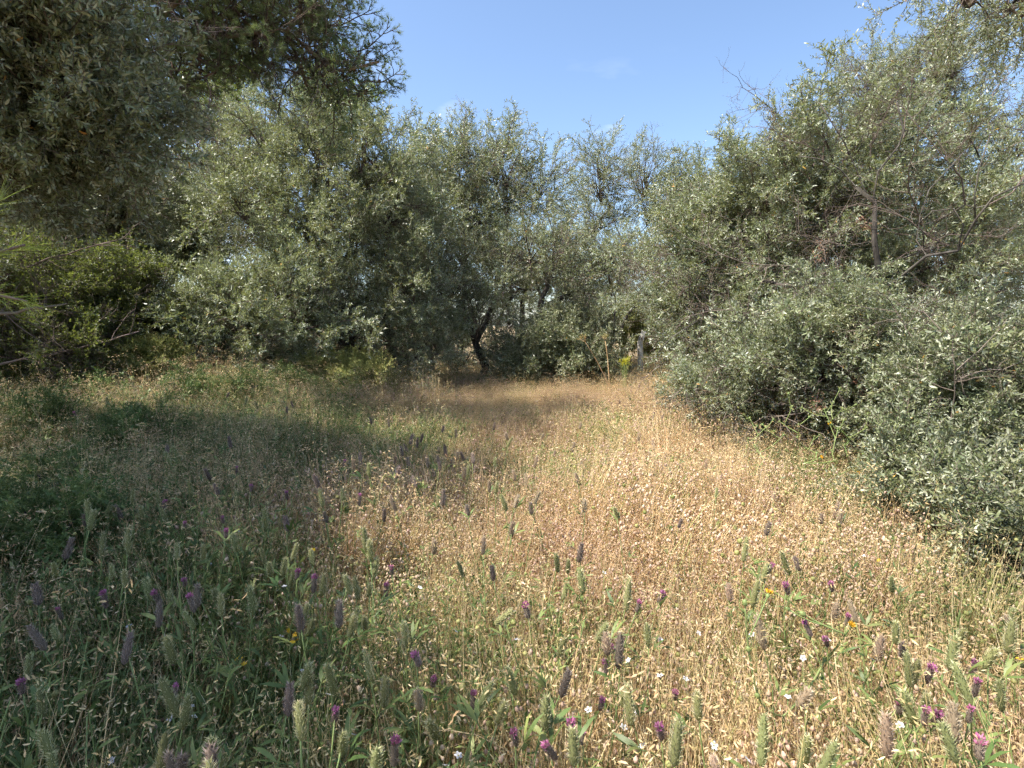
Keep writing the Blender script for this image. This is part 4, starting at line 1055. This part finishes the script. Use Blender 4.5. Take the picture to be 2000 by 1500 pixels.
HEADS = {'g': [spike_mesh(900 + i, HEADG, 0, L) for i, L in enumerate((0.055, 0.066, 0.078, 0.06))],
         'p': [spike_mesh(910 + i, HEADP, f, L) for i, (L, f) in enumerate(((0.045, 0.32), (0.055, 0.24), (0.042, 0.36), (0.06, 0.2)))],
         't': [spike_mesh(920 + i, HEADT, 0, L) for i, L in enumerate((0.06, 0.07, 0.05))],
         'd': [spike_mesh(930 + i, HEADP, 0, L) for i, L in enumerate((0.06, 0.05, 0.07))]}
STEMS = [clover_stem(940 + i, 0.37) for i in range(9)]
CLEAF = [clover_leaf(960 + i) for i in range(5)]
LOOK = {'g': 'grey-green clover spike', 'p': 'pink-tipped purple clover spike', 't': 'dry tan clover spike', 'd': 'dull dark purple clover spike'}
crng = np.random.default_rng(4242)
LAND = [(1530, 1330, 75, 'beside the slender forked star-thistle'), (1155, 1320, 60, 'beside the leaning pale straw stalk'), (940, 1450, 90, 'above the long fallen straw'),
        (640, 1400, 130, 'among the golden flax capsules'), (580, 1205, 70, 'beside the larger golden flower cluster'), (465, 1246, 60, 'beside the smaller golden flower cluster'),
        (110, 1350, 110, 'beside the withered tan-leaved stalks'), (1590, 960, 110, 'below the bushy green star-thistle'), (830, 900, 95, 'in the thick clump left of centre'), (1095, 1345, 45, 'beside the small grey stone')]
def zone(px, py):
    for x, y, r_, t in LAND:
        if math.hypot(px - x, py - y) < r_: return t
    row = 'far' if py < 860 else ('mid' if py < 1060 else ('near' if py < 1280 else 'front'))
    if px < 350: col = 'left edge'
    elif px < 700: col = 'left side'
    elif px < 1000: col = 'centre left'
    elif px < 1300: col = 'centre right'
    elif px < 1650: col = 'right side'
    else: col = 'right edge'
    return {'far': 'far back at the %s', 'mid': 'half-way back at the %s', 'near': 'fairly near at the %s', 'front': 'in the front row at the %s'}[row] % col
def clover(px, py, k, lean=None):
    """a spike whose middle shows at the pixel"""
    h = crng.uniform(0.52, 0.66) if px > 750 else crng.uniform(0.58, 0.74)
    q = ground_at(px, py, h)
    if not (0.7 < q[1] < 13.5): return
    st, path = STEMS[crng.integers(len(STEMS))]
    s = h / 0.40
    rz_ = crng.uniform(0, 6.283)
    tip = rotz(path[-1], rz_) * s
    gx, gy = q[0] - tip[0], q[1] - tip[1]
    o = link('clover_plant', st, None, (gx, gy, float(gz(gx, gy))), (0, 0, rz_), s)
    hd = HEADS[k][crng.integers(len(HEADS[k]))]
    axw = nrm(rotz(nrm(path[-1] - path[-2]), rz_) + crng.normal(0, 0.20, 3) + np.array([0, 0, 0.3])) if lean is None else nrm(np.array(lean, float))
    ax = rotz(axw, -rz_)
    hs_ = crng.uniform(0.9, 1.4) * (0.82 if k == 'p' else (1.22 if py > 1180 else 1.15))
    link('flower_head', hd, o, path[-1] - ax * 0.03 * hs_ / s, frame(ax, crng.uniform(0, 6.28)), hs_ / s)
    hq = hs_ / (0.82 if k == 'p' else (1.22 if py > 1180 else 1.15)); size = 'long' if hq > 1.23 else ('short' if hq < 1.04 else 'mid-sized')
    tilt = 'leaning right' if axw[0] > 0.22 else ('leaning left' if axw[0] < -0.22 else 'upright')
    lab = '%s %s %s %s' % (size, tilt, LOOK[k], zone(px, py)) if tilt == 'upright' else '%s %s %s %s' % (size, LOOK[k], tilt, zone(px, py))
    tag(o, lab, 'clover', 'clover spikes ' + zone(px, py))
    for i in ((2, 4, 6) if q[1] < 5 else (5,)):
        link('leaf', CLEAF[crng.integers(len(CLEAF))], o, path[i], (crng.uniform(-0.2, 0.2), crng.uniform(-0.6, 0.1), crng.uniform(0, 6.28)), crng.uniform(0.8, 1.3))

spots = """646,1288,g 720,1274,g 750,1310,g 816,1330,t 846,1304,p 924,1340,p 942,1334,g 998,1314,g 978,1366,g 1066,1364,g 846,1396,g 1006,1412,p 730,1456,g 770,1438,p
1076,1436,p 1118,1408,p 1120,1436,g 1138,1420,p 1176,1346,p 1230,1356,g 1290,1396,p 1364,1348,g 1320,1320,p 1194,1240,p 1210,1248,d 1184,1272,p 1098,1244,g 1104,1304,d
984,1180,g 1028,1168,p 944,1052,t 848,1062,t 900,1096,g 764,1100,p 962,1100,d 1088,1080,g 1134,1054,d 1136,1110,g 790,1216,g 812,1256,p 630,1108,g 732,1096,g 696,1132,g 754,1140,p
1000,1032,t 1226,1138,g 1248,1152,p 1294,1130,p 218,954,g 170,972,g 192,986,g 210,990,g 224,990,g 320,968,p 276,994,g 526,1090,g 106,1092,g 372,1136,p 358,1096,p 330,1132,g 580,1088,p
76,1276,g 310,1420,g 408,1432,d 562,1308,d 602,1302,g 1572,1456,g 1612,1460,g 1490,1432,g 1558,1064,d 1496,1076,g 1504,1070,p 1538,1104,p 1626,1110,p 1476,1122,g 1634,1158,t 1658,1176,p
1580,1188,p 1616,1208,p 1488,1200,t 1752,1204,g 1764,1242,d 1862,1256,g 1878,1222,g 1776,1294,g 1788,1294,g 1816,1290,p 1906,1272,p 1932,1272,g 1812,1332,g 1776,1360,g 1760,1336,p
1810,1366,p 1832,1366,p 1896,1372,p 1856,1424,g 1916,1440,p 1956,1348,g 1908,1324,p 1642,984,t 1634,974,t 1606,982,t 1512,944,t 1456,1044,g 1502,1000,d 823,840,d 815,852,d 784,867,d
792,861,d 803,841,d 870,871,d 857,864,t 893,880,t 881,898,d 866,910,g 858,916,d 842,895,g 835,904,d 923,894,d 967,901,g 914,931,g 808,943,d 856,988,g 866,975,d 735,868,g 704,891,d
749,928,g 797,895,d 772,883,d 540,848,g 575,870,g 470,880,g 330,740,g 480,745,p 440,1010,p 360,1010,p 490,940,p 560,960,p 620,940,d 635,1000,d 690,900,t 1380,890,t 1270,870,t 1190,880,t
1120,850,t 1060,830,t 1400,940,g 1330,990,d""".split()
for w in spots:
    a, b_, k = w.split(',')
    clover(float(a), float(b_), k, (0.75, 0, 0.6) if w.startswith('984,') else None)
for _ in range(95):
    clover(crng.uniform(30, 760), 780 + 420 * crng.random() ** 1.2, crng.choice(list('ggggggpdd')))
for _ in range(45):
    clover(crng.uniform(720, 1300), crng.uniform(770, 1000), crng.choice(list('ttttdgg')))
for _ in range(24):
    clover(crng.uniform(20, 700), crng.uniform(1150, 1500), crng.choice(list('ggpd')))
for _ in range(20):
    clover(crng.uniform(1100, 1990), crng.uniform(1060, 1495), crng.choice(list('ggttg')))

# --- small white and yellow flowers
def flower(name, petal, centre, seed, n=5, r=0.008, H=0.30):
    rng = np.random.default_rng(seed)
    mb = MB(); path = twig_path(rng, np.array([0, 0, -0.02]), np.array([rng.normal(0, 0.1), rng.normal(0, 0.1), 1.0]), H, 5, 0.09)
    mb.tube(path, 0.0010, 3, 0, 0.4); st = mb.mesh('stem', [STEMG])
    pm = MB(); pm.leaves(np.zeros((1, 3)), np.array([[1.0, 0, 0.25]]), np.array([[0, 0, 1.0]]), r * 1.25, r * 0.8, 0, np.array([rng.random()]), rng, 0.1, (0.35, 0.8))
    cm = MB(); cm.blob((0, 0, -0.001), (0, 0, 1), r * 0.35, r * 0.28, 6, mat=0)
    return st, path, pm.mesh('petal', [petal]), cm.mesh('centre', [centre]), n
FL_W = [flower('white', WHITE, LIME, 970 + i, 5, 0.0085) for i in range(4)]
FL_Y = [flower('yellow', YELLOW, YELLOW, 980 + i, 6, 0.0075, 0.26) for i in range(3)]
def put_flower(kind, px, py, label, group, h=0.40, sc=1.2):
    st, path, pm, cm, n = kind[crng.integers(len(kind))]
    s = h / 0.30 * 1.0
    q = ground_at(px, py, h); rz_ = crng.uniform(0, 6.28); tip = rotz(path[-1], rz_) * s
    o = link('wild_flower', st, None, (q[0] - tip[0], q[1] - tip[1], float(gz(q[0], q[1]))), (0, 0, rz_), s)
    tag(o, label, 'flower', group)
    ax = nrm(np.array([crng.normal(0, 0.4), crng.normal(0, 0.4) - 0.25, 1.0])); F = frame(ax, 0)
    c = link('centre', cm, o, path[-1], F, sc / s)
    for i in range(n):
        link('petal', pm, o, path[-1], F @ Matrix.Rotation(i * 6.2832 / n, 3, 'Z'), sc / s)
for w in "1228,1272 820,1148 890,1228 1010,1238 1290,1228 1365,1208 1400,1204 1470,1214 1218,1408 1150,1376 1240,1380 870,1480 895,1470 820,1490 690,1420 1290,1300 1440,1310 1570,1262 1620,1220 1705,1270 1760,1400 1690,1060 1180,1108 780,1010 700,1042 1395,1440 1460,1470 1340,1300 1540,1340 1255,1440 1330,1110".split():
    x, y = map(float, w.split(','))
    put_flower(FL_W, x, y, 'tiny white five-petalled flower in the sunny dry clover', 'white flowers in the sun')
for w in "465,1032 410,1098 548,1222 370,1340 378,1352 215,1432 330,1356 555,1136 640,1334 590,1290 250,1200 660,1490".split():
    x, y = map(float, w.split(','))
    put_flower(FL_W, x, y, 'tiny white five-petalled flower in the shade at lower left', 'white flowers in the shade')
for w in "562,1198 575,1206 588,1200 580,1214 595,1212 570,1218".split():
    x, y = map(float, w.split(',')); put_flower(FL_Y, x, y, 'small golden flower in the larger yellow cluster at lower left', 'larger golden flower cluster', 0.38, 1.4)
for w in "455,1246 466,1240 474,1250 462,1254".split():
    x, y = map(float, w.split(',')); put_flower(FL_Y, x, y, 'small golden flower in the smaller yellow cluster at lower left', 'smaller golden flower cluster', 0.38, 1.4)
for x, y in ((405, 1004), (612, 1056), (1720, 1050), (1996, 1244)):
    put_flower(FL_Y, x, y, 'lone yellow flower %s' % {405: 'in the shade on the left', 612: 'beside the shade edge, left of centre', 1720: 'below the right bush', 1996: 'at the right edge'}[x], 'lone yellow flowers', 0.42, 1.4)

# --- flax with golden seed capsules
def flax(px, py, i):
    rng = np.random.default_rng(1500 + i); q = ground_at(px, py, 0.30)
    mb = MB(); tips = []
    base = np.array([0, 0, -0.02])
    main = twig_path(rng, base, np.array([rng.normal(0, 0.2), rng.normal(0, 0.2), 1.0]), 0.38, 5, 0.08)
    mb.tube(main, 0.0011, 3, 0, rng.random()); tips.append(main[-1])
    for k in range(rng.integers(4, 8)):
        p, d = sample_path(main, np.array([rng.uniform(0.45, 0.95)]))
        tw = twig_path(rng, p[0], d[0] + perp(d[0], rng.normal(size=3)) * 0.8, rng.uniform(0.05, 0.12), 3, 0.1, 0.1)
        mb.tube(tw, 0.0008, 3, 0, rng.random()); tips.append(tw[-1])
    o = link('flax_plant', mb.mesh('stem', [LIME]), None, (q[0], q[1], float(gz(q[0], q[1]))))
    tag(o, 'dry flax stalk with round golden seed capsules in the foreground left of centre', 'flax', 'golden flax stalks')
    for p in tips:
        link('capsule', FLAXCAP, o, p, (rng.normal(0, 0.3), rng.normal(0, 0.3), 0), rng.uniform(0.8, 1.25))
_c = MB(); _c.blob((0, 0, 0), (0, 0, 1), 0.0085, 0.0043, 8, ((0, .3), (.2, .85), (.5, 1), (.8, .75), (.95, .3), (1, .05)), 0, 0.5)
FLAXCAP = _c.mesh('capsule', [CAPSULE], True)
for i, (x, y) in enumerate([(555, 1395), (575, 1430), (600, 1380), (545, 1460), (640, 1440), (620, 1480), (665, 1410), (700, 1380), (690, 1470), (730, 1330), (760, 1310), (755, 1400), (590, 1330), (640, 1350), (505, 1450), (520, 1490), (800, 1350), (860, 1330)]):
    flax(x, y, i)

# --- star-thistles
def thistle(name, label, cat, px, py, tips, seed, stem_r, mat, buds, spread=0.10, rmin=0.0014, bsize=1.0):
    """branching stalks from a foot on the ground to the given tips (px, py, depth offset)"""
    rng = np.random.default_rng(seed)
    g = ground_at(px, py, 0.0); g[2] = float(gz(g[0], g[1])) - 0.02
    sk = Skeleton()
    top = at(px + 4, py - (py - min(t[1] for t in tips)) * 0.45, g[1])
    sk.polyline([g, top], -1, 0.03, rng, 0.003)
    ends = []
    order = sorted(tips, key=lambda t: -t[1])
    for t in order:
        p = at(t[0], t[1], g[1] + t[2])
        A = np.array(sk.P); ok = A[:, 2] < p[2] - 0.04
        d = np.linalg.norm(A - p, axis=1) * np.where(ok, 1, 6) + np.where(A[:, 2] - g[2] < 0.08 * (p[2] - g[2]), 0.3, 0)
        d = d + rng.uniform(0, spread, len(d)); i = int(np.argmin(d)); a = A[i]; L = np.linalg.norm(p - a)
        n = max(3, int(L / 0.03)); prev = i
        c = a + (p - a) * 0.5 + np.array([0, 0, -0.10 * L]) + rng.normal(0, 0.03 * L, 3)
        for k in range(1, n + 1):
            u = k / n; q = a * (1 - u) ** 2 + 2 * c * u * (1 - u) + p * u * u
            sk.P.append(q); sk.par.append(prev); sk.main.append(False); prev = len(sk.P) - 1
        ends.append((p, nrm(p - sk.P[-2]), t))
    root = link(name, None, None, g); tag(root, label, cat)
    P = np.array(sk.P); par = sk.par; kids = [[] for _ in P]
    for i, q in enumerate(par):
        if q >= 0: kids[q].append(i)
    r = np.zeros(len(P))
    for i in range(len(P) - 1, -1, -1):
        r[i] = max(rmin, sum(r[k] ** 2.4 for k in kids[i]) ** (1 / 2.4))
    r = np.minimum(r, stem_r) if r[0] > 0 else r
    st = [0]
    while st:
        s = st.pop(); ch = ([par[s]] if par[s] >= 0 else []) + [s]; c = s
        while kids[c]:
            ks = sorted(kids[c], key=lambda q: -r[q]); st += ks[1:]; c = ks[0]; ch.append(c)
        mb = MB(); rr = r[ch].copy(); rr[0] = min(rr[0], rr[1] * 1.2)
        mb.tube(P[ch] - g, rr, 5, 0, rng.random())
        # a few narrow leaves along the stalk
        m = max(2, len(ch) // 5); pp, dd = sample_path(P[ch] - g, rng.uniform(0.1, 0.9, m))
        mb.leaves(pp, dd * 0.7 + perp(dd, rng.normal(size=dd.shape)), rng.normal(size=dd.shape), rng.uniform(0.015, 0.04, m), 0.0035, 0, rng.uniform(0, 1, m), rng)
        link('stalk', mb.mesh('stalk', [mat], True), root)
    for p, ax, t in ends:
        kind = t[3] if len(t) > 3 else 'b'
        link('bud' if kind == 'b' else 'flower_head', buds[kind], root, p - g, frame(ax, rng.uniform(0, 6.28)), bsize * rng.uniform(0.8, 1.2))
    return root
def star_bud(seed, flower):
    rng = np.random.default_rng(seed); mb = MB()
    mb.blob((0, 0, -0.004), (0, 0, 1), 0.014, 0.0055, 8, mat=0, tint=0.4)
    n = 14; a = np.arange(n) * 2.4; u = np.stack([np.cos(a), np.sin(a), rng.uniform(0.0, 0.6, n)], 1)
    mb.needles(np.array([0, 0, 0.004]) + u * 0.004, u, rng.uniform(0.012, 0.02, n), 0.0016, 1, rng.uniform(0.3, 1, n), rng)
    if flower:
        m = 60; a = rng.uniform(0, 6.28, m); u = np.stack([np.cos(a), np.sin(a), rng.uniform(0.4, 1.6, m)], 1)
        mb.leaves(np.array([0, 0, 0.008]) + u * 0.002, u, rng.normal(size=(m, 3)), rng.uniform(0.008, 0.0125, m), 0.003, 2, rng.uniform(0, 1, m), rng)
    return mb.mesh('flower_head' if flower else 'bud', [STEMG, LIME, YELLOW])
BUDS = {'b': star_bud(1, False), 'f': star_bud(2, True)}
thistle('star_thistle', 'slender forked star-thistle with two yellow blooms in the right foreground', 'thistle', 1526, 1590,
        [(1499, 1165, 0, 'f'), (1660, 1225, 0.05, 'f'), (1455, 1180, -0.1), (1462, 1270, -0.1), (1540, 1190, 0.1), (1570, 1200, 0.1), (1610, 1290, 0.15), (1480, 1360, -0.1)], 5, 0.0042, STEMG, BUDS, 0.02, 0.0022, 1.4)
trng = np.random.default_rng(31)
tl = [(1600, 895, 0.0, 'f'), (1675, 928, -.1, 'f'), (1710, 880, 0, 'b'), (1692, 836, 0, 'b'), (1752, 885, 0, 'b'), (1740, 915, -.1, 'f'), (1625, 830, .1, 'f'), (1545, 800, .1, 'b'), (1640, 760, .2, 'b'), (1510, 820, 0, 'b'), (1490, 830, 0, 'b'),
      (1475, 870, -.1, 'b'), (1580, 815, 0, 'b'), (1560, 830, 0, 'b'), (1530, 850, -.1, 'b'), (1600, 850, .1, 'b'), (1650, 870, .1, 'b'), (1480, 910, -.2, 'b'), (1500, 890, -.2, 'b'), (1630, 900, -.2, 'b'), (1720, 930, -.2, 'b'), (1690, 900, .1, 'b'), (1455, 890, .1, 'b'), (1540, 770, .1, 'b'), (1610, 800, .2, 'b')]
tl += [(trng.uniform(1450, 1730), trng.uniform(790, 940), trng.uniform(-.3, .3), 'b') for _ in range(55)]
thistle('star_thistle', 'bushy bright green star-thistle spreading in front of the right olive bush', 'thistle', 1568, 1010, tl, 6, 0.0050, THISTLE, BUDS, 0.08, 0.0022, 1.5)

# --- dried umbel stalk by the gap, yellow flower clumps, fence post
def umbel(px, py, d, hx, hy, label, seed, R_=0.13, mat=STRAW):
    rng = np.random.default_rng(seed); foot = at(px, py, d); foot[2] = float(gz(foot[0], foot[1])) - 0.02
    head = at(hx, hy, d); mid = (foot + head) / 2 + np.array([0.05, 0, 0.1])
    mb = MB(); pts = np.array([foot * (1 - u) ** 2 + 2 * mid * u * (1 - u) + head * u * u for u in np.linspace(0, 1, 9)]) - foot
    mb.tube(pts, np.linspace(0.012, 0.006, 9), 6, 0, 0.6)
    o = link('dry_umbel', mb.mesh('stalk', [mat], True), None, foot); tag(o, label, 'plant')
    ax = nrm(pts[-1] - pts[-2])
    for i in range(9):
        a = i * 0.7; u = nrm(ax + perp(ax, np.array([math.cos(a), math.sin(a), 0.3])) * rng.uniform(0.35, 0.8))
        mb = MB(); e = u * R_ * rng.uniform(0.8, 1.2)
        mb.tube(np.array([[0, 0, 0], e * 0.5 + rng.normal(0, 0.006, 3), e]), np.array([0.004, 0.003, 0.002]), 4, 0, rng.random())
        for _ in range(7):
            f = e + rng.normal(0, 0.02, 3) + u * 0.01; mb.tube(np.array([e, f]), 0.0015, 3, 0, 0.5); mb.blob(f, u, 0.012, 0.006, 5, mat=1, tint=rng.random())
        link('ray', mb.mesh('ray', [mat, LIME]), o, pts[-1])
umbel(1205, 770, 10.5, 1143, 668, 'tall dried umbel stalk leaning left in front of the middle trees', 51)
umbel(1190, 770, 10.8, 1182, 665, 'shorter upright dried umbel beside the slanting black trunk', 52, 0.09)
def clump(px, py, d, w, label, seed, mat):
    rng = np.random.default_rng(seed); c = at(px, py, d); foot = np.array([c[0], c[1], float(gz(c[0], c[1])) - 0.02])
    mb = MB(); tips = []
    for i in range(34):
        e = c + rng.normal(0, w * 0.45, 3) - foot
        p = np.array([np.zeros(3), e * np.array([0.4, 0.4, 0.6]), e]); mb.tube(p, 0.003, 3, 0, rng.random(), cap=False); tips.append(e)
    o = link('flowering_weed', mb.mesh('stems', [STEMG]), None, foot); tag(o, label, 'plant')
    mb = MB()
    for e in tips:
        m = 16; q = e + rng.normal(0, 0.022, (m, 3)); mb.leaves(q, rng.normal(size=(m, 3)) + np.array([0, 0, 0.6]), rng.normal(size=(m, 3)), rng.uniform(0.012, 0.022, m), 0.011, 0, rng.uniform(0, 1, m), rng)
    link('flower_head', mb.mesh('flower_head', [mat]), o)
clump(1221, 708, 10.8, 0.12, 'round bright yellow-green flowering weed left of the fence post', 61, YOLIVE)
clump(1337, 748, 9.6, 0.16, 'loose yellow-green flowering weed right of the fence post', 62, LIME)
mb = MB()
pf = at(1253, 740, 13.2); pf[2] = float(gz(pf[0], pf[1])) - 0.1
p1, p2 = at(1250, 668, 13.2), at(1259, 646, 13.2)
mb.tube(np.array([pf, pf + (p1 - pf) * 0.5, p1, p1 + (p2 - p1) * 0.3, p2]) - pf, np.array([0.068, 0.066, 0.064, 0.064, 0.062]), 8, 0, 0.5)
POST = bark_mat('weathered_post', (0.40, 0.36, 0.31), (0.66, 0.62, 0.55), (0.55, 0.50, 0.43), 26)
post = tag(link('fence_post', mb.mesh('fence_post', [POST]), None, pf), 'weathered pale fence post with a crooked top at the back of the clearing', 'post')

# --- dead branches reaching in on the left, dry stalks in front, dry-leaved plant, a stone
def dead_branch(label, pts, r, seed):
    rng = np.random.default_rng(seed); P = np.array([at(*p) for p in pts])
    t = np.linspace(0, 1, 14); idx = t * (len(P) - 1); i = np.minimum(idx.astype(int), len(P) - 2); f = (idx - i)[:, None]
    L = P[i] * (1 - f) + P[i + 1] * f + rng.normal(0, 0.012, (14, 3)); base = L[0].copy()
    mb = MB(); mb.tube(L - base, np.linspace(r, r * 0.35, 14), 6, 0, 0.7)
    o = link('dead_branch', mb.mesh('branch', [TWIG], True), None, base); tag(o, label, 'branch')
    for k in range(9):
        p, d = sample_path(L - base, np.array([rng.uniform(0.15, 1)])); m2 = MB()
        tw = twig_path(rng, np.zeros(3), d[0] * 0.7 + perp(d[0], rng.normal(size=3)), rng.uniform(0.2, 0.6), 5, 0.15)
        m2.tube(tw, np.linspace(r * 0.35, 0.0015, 6), 4, 0, rng.random())
        link('twig', m2.mesh('twig', [TWIG]), o, p[0])
dead_branch('grey dead branch poking in at the left edge below the young pine needles', [(-160, 640, 4.6), (0, 612, 4.8), (80, 603, 4.9), (130, 592, 5.0)], 0.020, 71)
dead_branch('long dark dead branch lying low across the left thicket', [(-140, 725, 6.0), (0, 712, 6.3), (140, 685, 6.7), (270, 648, 7.0)], 0.018, 72)
dead_branch('thin dead branch arching through the left thicket under the dark hollow', [(-60, 560, 6.6), (110, 500, 7.0), (230, 470, 7.3), (290, 420, 7.5)], 0.014, 73)
def stalk(label, pts, d, seed, spike=True):
    rng = np.random.default_rng(seed); P = np.array([at(x, y, d) for x, y in pts])
    if P[0][2] > 0.1: P = np.concatenate([[np.array([P[0][0] + (P[0][0] - P[1][0]) * 0.3, P[0][1], float(gz(P[0][0], P[0][1])) - 0.02])], P])
    base = P[0].copy(); mb = MB(); mb.tube(P - base, np.linspace(0.0017, 0.0010, len(P)), 4, 0, 0.9)
    o = link('dry_stalk', mb.mesh('stalk', [STRAW]), None, base); tag(o, label, 'grass')
    if spike:
        mb = MB(); ax = nrm(P[-1] - P[-2])
        for k in range(16):
            q = P[-1] - base - ax * 0.005 * k + rng.normal(0, 0.0015, 3)
            mb.leaves(q[None], (ax + rng.normal(0, 0.35, 3))[None], rng.normal(size=(1, 3)), 0.014, 0.004, 0, np.array([rng.uniform(0.5, 1)]), rng)
        link('seed_head', mb.mesh('seed_head', [STRAW]), o)
stalk('pale straw stalk with a seed head, leaning right in the centre foreground', [(1138, 1400), (1150, 1330), (1160, 1260), (1167, 1238)], 1.95, 81)
stalk('thin upright pale straw right of the leaning straw stalk', [(1273, 1500), (1274, 1420), (1274, 1340), (1273, 1285)], 1.75, 82)
stalk('long straw lying slantwise at the bottom centre', [(1065, 1505), (1000, 1470), (930, 1435), (870, 1425), (830, 1432)], 1.45, 83)
stalk('bare straw bent over in the middle of the clearing', [(850, 960), (842, 930), (835, 910), (828, 902)], 3.7, 84, False)
stalk('pale straw arching right of the bottom centre clover', [(1110, 1500), (1105, 1460), (1095, 1435), (1085, 1425)], 1.55, 85, False)
stalk('straw stalk slanting up at the lower left corner', [(5, 1480), (30, 1420), (60, 1370), (80, 1330)], 1.75, 86)
def dry_leaf_plant(px, py, label, seed):
    rng = np.random.default_rng(seed); h = 0.36; q = ground_at(px, py, h * 0.7); foot = np.array([q[0], q[1], float(gz(q[0], q[1])) - 0.02])
    path = twig_path(rng, np.zeros(3), np.array([0.15, 0.05, 1.0]), h, 7, 0.1); mb = MB(); mb.tube(path, np.linspace(0.0028, 0.0014, 8), 5, 0, 0.7)
    o = link('withered_plant', mb.mesh('stem', [STRAW]), None, foot); tag(o, label, 'plant')
    for k in range(9):
        p, d = sample_path(path, np.array([rng.uniform(0.35, 1)])); m2 = MB()
        m2.leaves(np.zeros((1, 3)), (d + perp(d, rng.normal(size=(1, 3))) * 0.9), rng.normal(size=(1, 3)), rng.uniform(0.04, 0.07), 0.016, 0, np.array([rng.uniform(0.5, 1)]), rng, 0.25)
        link('leaf', m2.mesh('leaf', [STRAW]), o, p[0])
dry_leaf_plant(60, 1330, 'withered tan-leaved stalk at the lower left corner', 91)
dry_leaf_plant(165, 1370, 'withered tan-leaved stalk right of the one in the lower left corner', 92)
srng = np.random.default_rng(95)
import bmesh
bm = bmesh.new(); bmesh.ops.create_icosphere(bm, subdivisions=2, radius=0.03)
for v in bm.verts: v.co = Vector((v.co.x * 1.3, v.co.y, v.co.z * 0.8)) * (1 + srng.normal(0, 0.07))
me = bpy.data.meshes.new('stone'); bm.to_mesh(me); bm.free(); me.materials.append(POST)
q = ground_at(1095, 1345, 0.12); q[2] = float(gz(q[0], q[1])) + 0.02
tag(link('stone', me, None, q), 'small grey stone in the dry clover at bottom centre', 'stone')
